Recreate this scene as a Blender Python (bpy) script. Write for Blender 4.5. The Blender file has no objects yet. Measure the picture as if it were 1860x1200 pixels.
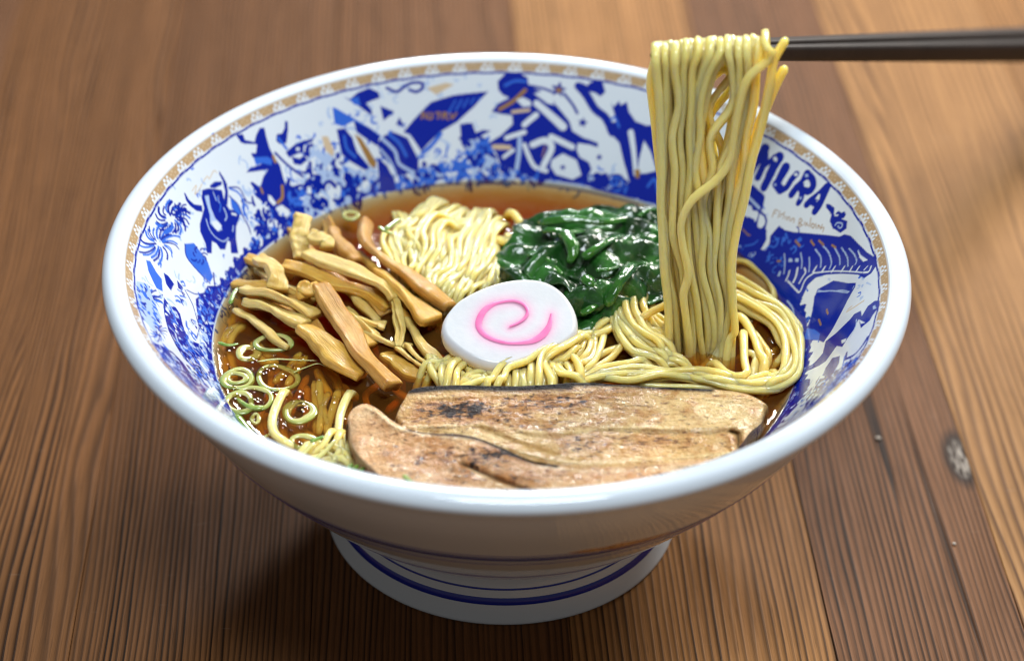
import bpy, bmesh, math, random
import numpy as np
from mathutils import Matrix, Vector

# ------------------------------------------------------------------ camera, world, lamps
S = 0.105                      # one working unit = the bowl's rim radius, 10.5 cm
W, H = 1860.0, 1200.0          # pixel frame in which positions were measured
F_PX = 3985.19
PITCH, ROLL, YAW = 0.6254, 0.0261, -0.0586
CAM = np.array([-0.2507, -4.5473, 3.8732])
_cp, _sp, _cy, _sy = math.cos(PITCH), math.sin(PITCH), math.cos(YAW), math.sin(YAW)
_Rz = np.array([[_cy, -_sy, 0], [_sy, _cy, 0], [0, 0, 1]])
FWD = _Rz @ np.array([0, _cp, -_sp]); _up = _Rz @ np.array([0, _sp, _cp]); _rt = _Rz @ np.array([1.0, 0, 0])
RIGHT = math.cos(ROLL) * _rt + math.sin(ROLL) * _up
UP = -math.sin(ROLL) * _rt + math.cos(ROLL) * _up

scene = bpy.context.scene
col = scene.collection
cam_data = bpy.data.cameras.new('camera')
cam = bpy.data.objects.new('camera', cam_data); col.objects.link(cam)
cam.matrix_world = Matrix(((RIGHT[0], UP[0], -FWD[0], CAM[0] * S), (RIGHT[1], UP[1], -FWD[1], CAM[1] * S),
                           (RIGHT[2], UP[2], -FWD[2], CAM[2] * S), (0, 0, 0, 1)))
cam_data.sensor_width = 36.0
cam_data.lens = 36.0 * F_PX / W
cam_data.clip_start, cam_data.clip_end = 0.01, 30.0
cam_data.dof.use_dof = True
cam_data.dof.focus_distance = 5.45 * S
cam_data.dof.aperture_fstop = 7.6
scene.camera = cam

scene.view_settings.view_transform = 'Standard'
scene.view_settings.look = 'None'
scene.view_settings.exposure = 0.0
scene.view_settings.gamma = 1.0
scene.render.engine = 'CYCLES'
scene.cycles.use_denoising = True
scene.cycles.filter_width = 1.15
scene.cycles.max_bounces = 10
scene.cycles.transparent_max_bounces = 12
scene.cycles.sample_clamp_indirect = 6.0
scene.cycles.caustics_reflective = False
scene.cycles.caustics_refractive = False

world = bpy.data.worlds.new('World'); scene.world = world; world.use_nodes = True
bg = world.node_tree.nodes['Background']
bg.inputs['Color'].default_value = (1.0, 0.96, 0.91, 1)      # dim room
bg.inputs['Strength'].default_value = 0.17


def area_lamp(name, loc, target, sx, sy, power, colour):
    d = bpy.data.lights.new(name, 'AREA'); d.shape = 'RECTANGLE'; d.size, d.size_y = sx, sy
    d.energy = power; d.color = colour
    o = bpy.data.objects.new(name, d); col.objects.link(o)
    o.location = loc
    o.rotation_euler = (Vector(target) - Vector(loc)).to_track_quat('-Z', 'Y').to_euler()
    return o


area_lamp('window_light', (0.62, 0.80, 0.66), (0, 0, 0.06), 0.32, 0.32, 16.0, (1.0, 0.96, 0.90))
area_lamp('back_window_light', (0.05, 1.18, 0.75), (0, 0, 0.06), 0.20, 0.13, 10.0, (0.95, 0.98, 1.0))
area_lamp('ceiling_light', (0.06, -0.32, 1.18), (0, 0, 0.06), 0.50, 0.32, 13.0, (0.86, 0.94, 1.0))

rng = random.Random(7)
nrg = np.random.default_rng(7)

# ------------------------------------------------------------------ measuring helpers


def rays(px, py):
    px, py = np.asarray(px, float), np.asarray(py, float)
    d = FWD + ((px - W / 2) / F_PX)[..., None] * RIGHT - ((py - H / 2) / F_PX)[..., None] * UP
    return d / np.linalg.norm(d, axis=-1, keepdims=True)


def P(px, py, z):
    """the place at height z seen at (px, py)"""
    d = rays(px, py)
    t = (np.asarray(z, float) - CAM[2]) / d[..., 2]
    return CAM + d * t[..., None]


SOUP = 0.5718
FH = np.array([FWD[0], FWD[1], 0.0]); FH /= np.linalg.norm(FH)
HANG0 = P(1262, 640, SOUP)


def V(px, py, dep):
    """the place seen at (px, py) on an upright plane through the lifted noodles, dep behind it"""
    d = rays(px, py)
    t = (((HANG0 - CAM) @ FH) + np.asarray(dep, float)) / (d @ FH)
    return CAM + d * t[..., None]


def spline(pts, n):
    pts = np.asarray(pts, float)
    if len(pts) == 2:
        return pts[0] + (pts[1] - pts[0]) * np.linspace(0, 1, n)[:, None]
    ext = np.vstack([2 * pts[0] - pts[1], pts, 2 * pts[-1] - pts[-2]])
    seg = np.r_[0, np.cumsum(np.linalg.norm(np.diff(pts, axis=0), axis=1))]
    t = np.linspace(0, seg[-1], n)
    k = np.clip(np.searchsorted(seg, t, side='right') - 1, 0, len(pts) - 2)
    u = ((t - seg[k]) / np.maximum(seg[k + 1] - seg[k], 1e-9))[:, None]
    a, b, c, d = ext[k], ext[k + 1], ext[k + 2], ext[k + 3]
    return 0.5 * (2 * b + (c - a) * u + (2 * a - 5 * b + 4 * c - d) * u ** 2 + (3 * b - 3 * c + d - a) * u ** 3)


def crop(x0, y0, s, txt):
    """'x,y x,y' read in an enlarged view -> photo pixels"""
    return np.array([[x0 + float(a.split(',')[0]) / s, y0 + float(a.split(',')[1]) / s] for a in txt.split()])


def wave(x, y, seed, f, octaves=4):
    r = np.random.default_rng(seed); out = 0; amp = 1.0
    for _ in range(octaves):
        for _k in range(4):
            a = r.uniform(0, 2 * math.pi); ph = r.uniform(0, 6.28)
            out = out + amp * np.sin((x * math.cos(a) + y * math.sin(a)) * f * r.uniform(.7, 1.4) + ph) / 4
        f *= 2; amp *= .5
    return out

# ------------------------------------------------------------------ objects


ORIGIN = {}


def tag(o, label=None, cat=None, group=None, kind=None):
    if label: o['label'] = label
    if cat: o['category'] = cat
    if group: o['group'] = group
    if kind: o['kind'] = kind
    return o


def thing(name, origin, label, cat, group=None):
    o = bpy.data.objects.new(name, None); col.objects.link(o)
    o.empty_display_size = 0.01
    o.location = np.asarray(origin) * S
    ORIGIN[o.name] = np.asarray(origin, float)
    return tag(o, label, cat, group)


def mesh_obj(name, verts, faces, m, parent=None, smooth=True, attrs=None, origin=None):
    verts = np.asarray(verts, float)
    if parent is not None:
        org = ORIGIN[parent.name]
        loc = np.zeros(3)
    else:
        org = np.array([verts[:, 0].mean(), verts[:, 1].mean(), verts[:, 2].min()]) if origin is None else np.asarray(origin, float)
        loc = org
    me = bpy.data.meshes.new(name)
    co = (verts - org) * S
    if isinstance(faces, np.ndarray) and faces.ndim == 2:
        nf, k = faces.shape
        me.vertices.add(len(co)); me.vertices.foreach_set('co', co.ravel().astype(np.float32))
        me.loops.add(nf * k); me.loops.foreach_set('vertex_index', faces.ravel().astype(np.int32))
        me.polygons.add(nf); me.polygons.foreach_set('loop_start', np.arange(0, nf * k, k, dtype=np.int32))
        me.update(calc_edges=True); me.validate()
    else:
        me.from_pydata(co.tolist(), [], [tuple(int(i) for i in f) for f in faces])
        bm = bmesh.new(); bm.from_mesh(me); bmesh.ops.recalc_face_normals(bm, faces=bm.faces); bm.to_mesh(me); bm.free()
    for an, arr in (attrs or {}).items():
        arr = np.asarray(arr, np.float32)
        if arr.ndim == 1:
            a = me.attributes.new(an, 'FLOAT', 'POINT'); a.data.foreach_set('value', arr)
        else:
            a = me.attributes.new(an, 'FLOAT_COLOR', 'POINT')
            a.data.foreach_set('color', np.c_[arr, np.ones(len(arr))].astype(np.float32).ravel())
    if smooth:
        me.polygons.foreach_set('use_smooth', np.ones(len(me.polygons), bool))
    me.materials.append(m)
    o = bpy.data.objects.new(name, me); col.objects.link(o)
    if parent is not None:
        o.parent = parent
        ORIGIN[o.name] = org
    else:
        ORIGIN[o.name] = org
        o.location = loc * S
    return o


def grid_faces(n, m, wrap_m=False):
    """n rows of m verts"""
    i = np.arange(n - 1)[:, None]; j = np.arange(m if wrap_m else m - 1)[None, :]
    j2 = (j + 1) % m
    return np.stack([i * m + j, i * m + j2, (i + 1) * m + j2, (i + 1) * m + j], -1).reshape(-1, 4)


def sweep_mesh(pts, prof_fn, up=None, roll=None):
    """profile (k,2) swept along pts; returns verts, faces (with end caps)"""
    pts = np.asarray(pts, float); n = len(pts)
    T = np.gradient(pts, axis=0); T /= np.linalg.norm(T, axis=1, keepdims=True) + 1e-12
    if up is None:
        ref = np.array([0.13, 0.27, 0.95]); 
        if abs(T[0] @ ref) > 0.9: ref = np.array([0.9, 0.1, 0.1])
        side = np.cross(T[0], ref); side /= np.linalg.norm(side)
        sides = []
        for k in range(n):
            side = side - T[k] * (side @ T[k]); side /= np.linalg.norm(side) + 1e-12
            sides.append(side)
        sides = np.array(sides)
    else:
        sides = np.cross(T, np.broadcast_to(up, (n, 3))); sides /= np.linalg.norm(sides, axis=1, keepdims=True) + 1e-9
    nor = np.cross(sides, T)
    if roll is not None:
        c, s_ = np.cos(roll)[:, None], np.sin(roll)[:, None]
        sides, nor = c * sides + s_ * nor, -s_ * sides + c * nor
    V_ = []
    for k in range(n):
        pr = prof_fn(k / (n - 1))
        V_.append(pts[k] + pr[:, :1] * sides[k] + pr[:, 1:] * nor[k])
    m = len(V_[0]); verts = np.vstack(V_)
    f = [tuple(q) for q in grid_faces(n, m, True)]
    f.append(tuple(range(m))[::-1]); f.append(tuple(range((n - 1) * m, n * m)))
    return verts, f


NG = np.linspace(0, 2 * math.pi, 9)[:-1]


def noodle_mesh(pts, r, n=None, seed=0):
    pts = np.asarray(pts, float)
    L = np.linalg.norm(np.diff(pts, axis=0), axis=1).sum()
    if n is None: n = int(np.clip(L / (r * 1.6), 10, 110))
    c = spline(pts, n)
    rr = np.random.default_rng(seed)
    k = rr.uniform(0.95, 1.1)
    def prof(t):
        q = 1 + .06 * math.sin(t * L * 24 + seed)
        e = min(1.0, 0.55 + min(t, 1 - t) * L / r * .5)
        a = NG + t * L * 1.5
        sq = 1 / (np.abs(np.cos(NG)) ** 3.2 + np.abs(np.sin(NG)) ** 3.2) ** (1 / 3.2)   # cut noodles are rounded squares
        return np.c_[np.cos(a) * sq * k, np.sin(a) * sq / k] * (r * q * e * .93)
    return sweep_mesh(c, prof)

# ------------------------------------------------------------------ materials


class NT:
    def __init__(self, name):
        self.m = bpy.data.materials.new(name); self.m.use_nodes = True
        self.t = self.m.node_tree; self.b = self.t.nodes['Principled BSDF']; self.out = self.t.nodes['Material Output']

    def n(self, typ, ins=None, **kw):
        nd = self.t.nodes.new(typ)
        for k, v in kw.items(): setattr(nd, k, v)
        for k, v in (ins or {}).items(): self.set(nd.inputs[k], v)
        return nd

    def set(self, sock, v):
        if isinstance(v, bpy.types.NodeSocket): self.t.links.new(v, sock)
        elif isinstance(v, (tuple, list)):
            sock.default_value = tuple(v) + ((1.0,) if len(v) == 3 and sock.type == 'RGBA' else ())
        else: sock.default_value = v

    def math(self, op, a, b=0.0, c=0.0, clamp=False):
        nd = self.n('ShaderNodeMath', operation=op, use_clamp=clamp)
        self.set(nd.inputs[0], a); self.set(nd.inputs[1], b); self.set(nd.inputs[2], c)
        return nd.outputs[0]

    def noise(self, vec, scale, detail=4.0, rough=.55, dist=0.0):
        nd = self.n('ShaderNodeTexNoise', {'Vector': vec, 'Scale': scale, 'Detail': detail, 'Roughness': rough, 'Distortion': dist})
        return nd.outputs[0]

    def mix(self, f, a, b, blend='MIX'):
        nd = self.n('ShaderNodeMix', data_type='RGBA', blend_type=blend)
        self.set(nd.inputs[0], f); self.set(nd.inputs[6], a); self.set(nd.inputs[7], b)
        return nd.outputs[2]

    def ramp(self, f, *stops):
        nd = self.n('ShaderNodeValToRGB', {'Fac': f}); e = nd.color_ramp.elements
        while len(e) < len(stops): e.new(0.5)
        for el, (p, c) in zip(e, stops):
            el.position = p; el.color = (c, c, c, 1) if not isinstance(c, tuple) else c + (1,)
        return nd.outputs[0]

    def rng(self, f, a, b, c=0.0, d=1.0):
        nd = self.n('ShaderNodeMapRange', {0: f, 1: a, 2: b, 3: c, 4: d}); return nd.outputs[0]

    def vec(self, sx, sy, sz=1.0, off=(0, 0, 0)):
        co = self.n('ShaderNodeTexCoord').outputs['Object']
        mp = self.n('ShaderNodeMapping', {'Vector': co, 'Scale': (sx, sy, sz), 'Location': off}); return mp.outputs[0]

    def attr(self, name, which='Fac'):
        return self.n('ShaderNodeAttribute', attribute_name=name).outputs[which]

    def bump(self, h, strength, dist=0.001, normal=None):
        nd = self.n('ShaderNodeBump', {'Height': h, 'Strength': strength, 'Distance': dist})
        if normal is not None: self.set(nd.inputs['Normal'], normal)
        return nd.outputs[0]

    def p(self, **kw):
        for k, v in kw.items(): self.set(self.b.inputs[k.replace('_', ' ')], v)
        if 'Normal' in kw and 'Coat_Weight' in kw and 'Coat_Normal' not in kw: self.set(self.b.inputs['Coat Normal'], kw['Normal'])
        return self.m


def wood(seed, light, dark, freq, warp, dens=1.0, greyness=0.0):
    t = NT('wood')
    off = (seed * 3.17, seed * 1.73, 0)
    x = t.n('ShaderNodeSeparateXYZ', {0: t.n('ShaderNodeTexCoord').outputs['Object']}).outputs[0]
    big = t.noise(t.vec(14, 1.6, 1, off), 1.0, 3, .5)
    mid = t.noise(t.vec(75, 5.0, 1, off), 1.0, 3, .55)
    fine = t.noise(t.vec(420, 22, 1, off), 1.0, 2, .5)
    w = t.math('ADD', x, t.math('MULTIPLY', big, warp))
    w = t.math('ADD', w, t.math('MULTIPLY', mid, 0.0030))
    w = t.math('ADD', w, t.math('MULTIPLY', fine, 0.0007))
    dn = t.noise(t.vec(55, .9, 1, (off[1], off[0], 0)), 1.0, 2, .5)            # ring spacing drifts over the board
    w = t.math('ADD', w, t.math('MULTIPLY', dn, 0.0035))
    ring = t.math('MULTIPLY', w, freq)
    fr = t.math('FRACT', ring)
    idx = t.math('FLOOR', ring)
    wn = t.n('ShaderNodeTexWhiteNoise', noise_dimensions='1D'); t.set(wn.inputs['W'], t.math('ADD', idx, seed * 11.0))
    rv = wn.outputs[0]
    line = t.ramp(fr, (0.0, 0.75), (0.08, 0.10), (0.38, 0.06), (0.66, 0.55), (0.86, 1.0), (1.0, 0.80))
    line = t.math('MULTIPLY', line, t.rng(rv, 0, 1, .45, 1.0))
    fib = t.noise(t.vec(1500, 26, 1, off), 1.0, 3, .7)
    pore = t.noise(t.vec(2600, 90, 1, off), 1.0, 2, .6)
    blot = t.noise(t.vec(22, 3.2, 1, (off[1], 2, 0)), 1.0, 4, .6)
    c = t.mix(t.math('MULTIPLY', line, 1.15, clamp=True), light, dark)
    c = t.mix(t.rng(blot, .42, .78, 0, .6), c, tuple(.45 * a + .55 * b for a, b in zip(dark, light)))
    c = t.mix(t.rng(fib, .45, .75, .0, .45), c, dark)
    c = t.mix(t.rng(pore, .58, .72, 0, .35), c, (0.02, 0.011, 0.006))
    patch = t.noise(t.vec(9, 5, 1, off), 1.0, 3, .5)
    c = t.mix(t.rng(patch, .45, .75, 0, .25 + greyness), c, (0.12, 0.05, 0.022))
    crack = t.noise(t.vec(190, 3.1, 1, (off[1] * 2, off[0], 0)), 1.0, 2, .5)
    ck = t.math('MULTIPLY', t.rng(crack, .70, .735), t.rng(t.noise(t.vec(10, 3.5, 1, off), 1, 1), .46, .56))
    c = t.mix(t.math('MULTIPLY', ck, .85), c, (0.012, 0.008, 0.007))
    scr = t.noise(t.vec(60, 420, 1, off), 1.0, 2, .7)
    c = t.mix(t.rng(scr, .70, .80, 0, .14), c, (0.45, 0.36, 0.28))
    if seed > 8 and seed < 9:
        kx, ky = [float(v) * S for v in P(1744, 832, 0)[:2]]
        sp_ = t.n('ShaderNodeSeparateXYZ', {0: t.n('ShaderNodeTexCoord').outputs['Object']}).outputs
        du = t.math('DIVIDE', t.math('SUBTRACT', t.math('ADD', sp_[0], t.math('MULTIPLY', fine, .004)), kx + .002), .0042)
        dv = t.math('DIVIDE', t.math('SUBTRACT', sp_[1], ky), .0125)
        dd = t.math('SQRT', t.math('ADD', t.math('MULTIPLY', du, du), t.math('MULTIPLY', dv, dv)))
        c = t.mix(t.rng(dd, 1.25, .8, 0, .92), c, (0.018, 0.012, 0.010))
        c = t.mix(t.math('MULTIPLY', t.rng(dd, .8, .45), t.rng(t.noise(t.vec(700, 180), 1.0, 3), .42, .62)), c, (0.36, 0.31, 0.26))
    hgt = t.math('SUBTRACT', t.math('MULTIPLY', line, .8), t.math('MULTIPLY', fib, .35))
    hgt = t.math('SUBTRACT', hgt, t.math('MULTIPLY', ck, 2.0))
    return t.p(Base_Color=c, Roughness=t.rng(fib, .2, .8, .45, .65), Normal=t.bump(hgt, .45, .0005), Specular_IOR_Level=.08)


def porcelain(name, colr, rough=.08, coat=.0):
    t = NT(name)
    n = t.noise(t.vec(1, 1), 28, 3)
    c = t.mix(t.rng(n, .3, .7, 0, .10), colr, tuple(v * .9 for v in colr))
    return t.p(Base_Color=c, Roughness=rough, Normal=t.bump(t.noise(t.vec(1, 1), 45, 2), .05, .002), IOR=1.5)


M = {}
M['glaze'] = porcelain('white_glaze', (0.62, 0.69, 0.76))
t = NT('painted_glaze')
M['print'] = t.p(Base_Color=t.attr('ink', 'Color'), Roughness=.10, Normal=t.bump(t.noise(t.vec(1, 1), 60, 2), .05, .002), IOR=1.5)
M['blue'] = porcelain('blue_line', (0.012, 0.025, 0.30), .1)


def noodle_mat(name, a, b, sss=.85):
    t = NT(name)
    inf = t.n('ShaderNodeObjectInfo').outputs['Random']
    n = t.noise(t.vec(1, 1), 170, 3)
    c = t.mix(t.math('ADD', t.math('MULTIPLY', n, .6), t.math('MULTIPLY', inf, .4)), a, b)
    h = t.noise(t.vec(1, 1), 900, 3)
    return t.p(Base_Color=c, Roughness=.32, Specular_IOR_Level=.3, Subsurface_Weight=sss, Subsurface_Radius=(1.0, .74, .28), Subsurface_Scale=.0065,
               Coat_Weight=.5, Coat_Roughness=.06, Normal=t.bump(h, .30, .0006))


M['noodle'] = noodle_mat('noodle_pale', (0.93, 0.75, 0.30), (0.89, 0.62, 0.16))
M['noodle_bowl'] = noodle_mat('noodle_in_broth', (0.88, 0.68, 0.26), (0.82, 0.53, 0.13))
M['noodle_wet'] = noodle_mat('noodle_wet', (0.78, 0.56, 0.18), (0.66, 0.38, 0.08))


def fibre_mat(name, a, b, dark):
    t = NT(name)
    f = t.attr('fib')
    inf = t.n('ShaderNodeObjectInfo').outputs['Random']
    w = t.n('ShaderNodeCombineXYZ', {0: t.math('MULTIPLY', f, 15), 1: t.math('MULTIPLY', t.attr('along'), 3.0), 2: t.math('MULTIPLY', inf, 30)}).outputs[0]
    st = t.noise(w, 1.0, 3, .6)
    bl = t.noise(t.vec(1, 1), 130, 4)
    c = t.mix(t.rng(bl, .35, .65), a, b)
    c = t.mix(t.rng(st, .46, .72, 0, .58), c, dark)
    h = t.math('ADD', st, t.math('MULTIPLY', t.noise(t.vec(1, 1), 500, 3), .4))
    return t.p(Base_Color=c, Roughness=.4, Specular_IOR_Level=.15, Subsurface_Weight=.4, Subsurface_Radius=(1, .5, .15), Subsurface_Scale=.003,
               Coat_Weight=.45, Coat_Roughness=.05, Coat_Normal=t.bump(t.math('ADD', t.noise(t.vec(1, 1), 230, 3), t.math('MULTIPLY', st, .35)), .6, .0014), Normal=t.bump(h, .30, .0011))


M['menma_pale'] = fibre_mat('bamboo_pale', (0.68, 0.52, 0.18), (0.58, 0.40, 0.100), (0.28, 0.15, 0.035))
M['menma'] = fibre_mat('bamboo_golden', (0.68, 0.42, 0.085), (0.56, 0.30, 0.042), (0.24, 0.10, 0.016))
M['menma_brown'] = fibre_mat('bamboo_brown', (0.57, 0.33, 0.080), (0.45, 0.22, 0.040), (0.18, 0.075, 0.014))

t = NT('fish_cake')
pk = t.attr('pink')
n = t.noise(t.vec(1, 1), 260, 3)
c = t.mix(t.rng(n, .3, .7, 0, .35), (0.59, 0.61, 0.63), (0.48, 0.51, 0.55))
c = t.mix(t.attr('cream'), c, (0.66, 0.52, 0.30))
c = t.mix(pk, c, (0.80, 0.16, 0.42))
M['cake'] = t.p(Base_Color=c, Roughness=.33, Subsurface_Weight=.4, Subsurface_Radius=(1, .8, .7), Subsurface_Scale=.002,
                Coat_Weight=.25, Coat_Roughness=.12, Normal=t.bump(t.noise(t.vec(1, 1), 620, 3), .10, .0005))
t = NT('pink_swirl')
M['swirl'] = t.p(Base_Color=t.mix(t.noise(t.vec(1, 1), 300, 3), (0.66, 0.06, 0.27), (0.64, 0.20, 0.40)), Roughness=.45)

t = NT('spinach_leaf')
n1 = t.noise(t.vec(1, 1), 95, 3, .5, .5); n2 = t.noise(t.vec(1, 1), 600, 3)
c = t.ramp(n1, (0.25, (0.003, 0.014, 0.003)), (0.50, (0.009, 0.052, 0.008)), (0.70, (0.032, 0.16, 0.023)))
vor = t.n('ShaderNodeTexVoronoi', {'Vector': t.vec(1, 1), 'Scale': 210.0}, feature='DISTANCE_TO_EDGE').outputs[0]
h = t.math('ADD', t.math('MULTIPLY', n1, 1.6), t.math('ADD', t.math('MULTIPLY', n2, .10), t.math('MULTIPLY', t.rng(vor, 0, .25), .16)))
M['leaf'] = t.p(Base_Color=c, Roughness=.3, Specular_IOR_Level=.3, Coat_Weight=.55, Coat_Roughness=.06, Normal=t.bump(h, .30, .0030))
t = NT('spinach_stem')
n1 = t.noise(t.vec(1, 1), 150, 3)
c = t.mix(t.rng(n1, .35, .65), (0.014, 0.085, 0.009), (0.050, 0.19, 0.022))
M['stem'] = t.p(Base_Color=c, Roughness=.15, Coat_Weight=.5, Coat_Roughness=.05, Normal=t.bump(t.noise(t.vec(1, 1), 420, 3), .35, .001),
                Subsurface_Weight=.15, Subsurface_Radius=(.3, 1, .2), Subsurface_Scale=.002)

t = NT('scallion')
g = t.attr('green')
n = t.noise(t.vec(1, 1), 380, 3)
c = t.mix(g, (0.58, 0.53, 0.20), t.mix(t.rng(n, .35, .65), (0.10, 0.22, 0.025), (0.24, 0.34, 0.06)))
M['scallion'] = t.p(Base_Color=c, Roughness=.2, Subsurface_Weight=.3, Subsurface_Radius=(.8, 1, .3), Subsurface_Scale=.002, Coat_Weight=.5, Coat_Roughness=.05)


def pork_mat(name, meat, fat, brown, streak, grain):
    t = NT(name)
    ch, ft, gr, al = t.attr('char'), t.attr('fat'), t.attr('fibre'), t.attr('along')
    v = t.n('ShaderNodeCombineXYZ', {0: t.math('MULTIPLY', al, 4), 1: t.math('MULTIPLY', gr, 11), 2: 0.0}).outputs[0]
    st = t.noise(v, 1.0, 4, .6, .5)
    n = t.noise(t.vec(1, 1), 240, 5, .65); sp = t.noise(t.vec(1, 1), 620, 4, .65); sp2 = t.noise(t.vec(1, 1), 1150, 3, .6)
    toast = (0.44, 0.165, 0.028)
    c = t.mix(ft, meat, fat)
    c = t.mix(t.rng(st, .45, .75, 0, streak), c, t.mix(ft, tuple(q * w for q, w in zip(meat, (.62, .46, .34))), tuple(q * w for q, w in zip(fat, (.80, .66, .48)))))
    c = t.mix(t.rng(n, .52, .70, 0, .28), c, brown)
    toasting = t.math('ADD', t.math('MULTIPLY', ch, 1.0), t.math('MULTIPLY', t.math('SUBTRACT', n, .5), 2.2))
    c = t.mix(t.rng(toasting, .05, .65, 0, .82), c, toast)  # golden-brown toasting of the meat around its seared spots
    gn = t.noise(t.vec(620, 900), 1.0, 4, .7, .3)
    c = t.mix(t.rng(gn, .50, .62, 0, grain), c, brown)
    c = t.mix(t.rng(gn, .46, .34, 0, grain * .8), c, fat)
    dash = t.noise(t.vec(330, 1050), 1.0, 4, .66, .4)
    thr = t.math('SUBTRACT', .620, t.math('MULTIPLY', ch, .21))
    k1 = t.math('MULTIPLY', t.math('SUBTRACT', dash, thr), 12.0, clamp=True)
    c = t.mix(t.math('MULTIPLY', k1, .85), c, (0.15, 0.045, 0.016))
    thr2 = t.math('SUBTRACT', .655, t.math('MULTIPLY', ch, .225))
    mixn = t.math('ADD', t.math('MULTIPLY', sp, .55), t.math('MULTIPLY', dash, .45))
    k2 = t.math('MULTIPLY', t.math('SUBTRACT', mixn, thr2), 14.0, clamp=True)
    c = t.mix(k2, c, (0.016, 0.007, 0.005))
    c = t.mix(t.attr('black'), c, (0.008, 0.006, 0.006))
    h = t.math('ADD', t.math('MULTIPLY', st, 1.6 * streak), t.math('ADD', t.math('MULTIPLY', n, .9), t.math('ADD', t.math('MULTIPLY', sp, .8), t.math('MULTIPLY', sp2, .5))))
    h = t.math('SUBTRACT', h, t.math('MULTIPLY', k2, .4))
    return t.p(Base_Color=c, Roughness=t.rng(n, .3, .7, .3, .55), Specular_IOR_Level=.25, Subsurface_Weight=.12, Subsurface_Radius=(1, .45, .25), Subsurface_Scale=.002,
               Coat_Weight=t.math('MULTIPLY', .55, t.math('SUBTRACT', 1.0, t.math('MAXIMUM', t.attr('black'), t.math('MULTIPLY', k2, .7)))), Coat_Roughness=.05, Coat_Normal=t.bump(t.math('ADD', t.noise(t.vec(150, 260), 1.0, 3, .55), t.math('MULTIPLY', gn, .25)), .55, .0016), Normal=t.bump(h, .8, .0022))


M['pork_a'] = pork_mat('pork_seared', (0.74, 0.46, 0.175), (0.84, 0.64, 0.31), (0.42, 0.165, 0.034), .45, .22)
M['pork_b'] = pork_mat('pork_braised', (0.72, 0.43, 0.205), (0.82, 0.60, 0.33), (0.40, 0.155, 0.048), .06, .34)

t = NT('chopstick_lacquer')
st = t.noise(t.vec(1, 1), 60, 3)
M['stick'] = t.p(Base_Color=t.mix(st, (0.010, 0.008, 0.008), (0.032, 0.022, 0.018)), Roughness=.5, Specular_IOR_Level=.22, Normal=t.bump(t.noise(t.vec(1, 1), 300, 2), .1, .001))

t = NT('broth')
nz = t.math('ADD', t.math('MULTIPLY', t.noise(t.vec(1, 1), 55, 3), 1.0), t.math('MULTIPLY', t.noise(t.vec(1, 1), 210, 2), .22))
bn = t.bump(nz, .35, .0016)
tr = t.n('ShaderNodeBsdfTransparent', {'Color': (0.96, 0.88, 0.70)})
df = t.n('ShaderNodeBsdfDiffuse', {'Color': (0.46, 0.19, 0.030), 'Normal': bn})
gl = t.n('ShaderNodeBsdfGlossy', {'Color': (1, 1, 1), 'Roughness': .03, 'Normal': bn})
m1 = t.n('ShaderNodeMixShader', {0: .09, 1: tr.outputs[0], 2: df.outputs[0]})
fr = t.n('ShaderNodeFresnel', {'IOR': 1.22, 'Normal': bn})
m2 = t.n('ShaderNodeMixShader', {0: fr.outputs[0], 1: m1.outputs[0], 2: gl.outputs[0]})
va = t.n('ShaderNodeVolumeAbsorption', {'Color': (0.92, 0.64, 0.12), 'Density': 280.0})
t.t.links.new(m2.outputs[0], t.out.inputs['Surface']); t.t.links.new(va.outputs[0], t.out.inputs['Volume'])
M['broth'] = t.m
t = NT('oil')
trn = t.n('ShaderNodeBsdfTransparent', {'Color': (0.98, 0.90, 0.66)})
glo = t.n('ShaderNodeBsdfGlossy', {'Roughness': .02})
mm = t.n('ShaderNodeMixShader', {0: t.math('ADD', t.n('ShaderNodeFresnel', {'IOR': 1.47}).outputs[0], .02), 1: trn.outputs[0], 2: glo.outputs[0]})
t.t.links.new(mm.outputs[0], t.out.inputs['Surface'])
M['oil'] = t.m

# ------------------------------------------------------------------ table
seams = [float(P(a, 867, 0.0)[0]) for a in (180, 577, 1010, 1444, 1769)]
table = thing('wooden_table', (0, 0, 0), 'weathered brown wooden table top of long grained boards under the bowl', 'table')
w_ = seams[1] - seams[0]
edges = [seams[0] - 4.3 * w_, seams[0] - 3.1 * w_, seams[0] - 2.1 * w_, seams[0] - w_] + seams + [seams[-1] + 1.05 * w_, seams[-1] + 2.2 * w_, seams[-1] + 3.3 * w_, seams[-1] + 4.4 * w_]
tones = {3: ((0.215, 0.092, 0.032), (0.014, 0.006, 0.003), 520, .055), 4: ((0.180, 0.076, 0.027), (0.008, 0.004, 0.002), 600, .022),
         5: ((0.20, 0.084, 0.030), (0.008, 0.004, 0.002), 540, .022), 6: ((0.43, 0.205, 0.070), (0.012, 0.006, 0.003), 500, .016),
         7: ((0.210, 0.094, 0.042), (0.010, 0.006, 0.004), 540, .020), 8: ((0.40, 0.205, 0.076), (0.075, 0.032, 0.014), 330, .045)}
pl_y0, pl_y1, pl_t = -6.0, 9.0, 0.28
for k in range(len(edges) - 1):
    x0, x1 = edges[k] + .0006, edges[k + 1] - .0006
    b = .0022
    prof = [(x0, -pl_t), (x0, -b), (x0 + b, 0), (x1 - b, 0), (x1, -b), (x1, -pl_t)]
    vs = [(x, pl_y0, z) for x, z in prof] + [(x, pl_y1, z) for x, z in prof]
    fs = [(j, (j + 1) % 6, (j + 1) % 6 + 6, j + 6) for j in range(6)] + [tuple(range(6))[::-1], tuple(range(6, 12))]
    tn = tones.get(k, tones[3 + (k * 5) % 6])
    mesh_obj('plank', vs, fs, wood(k + 1.3, *tn), table, smooth=False)

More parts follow.
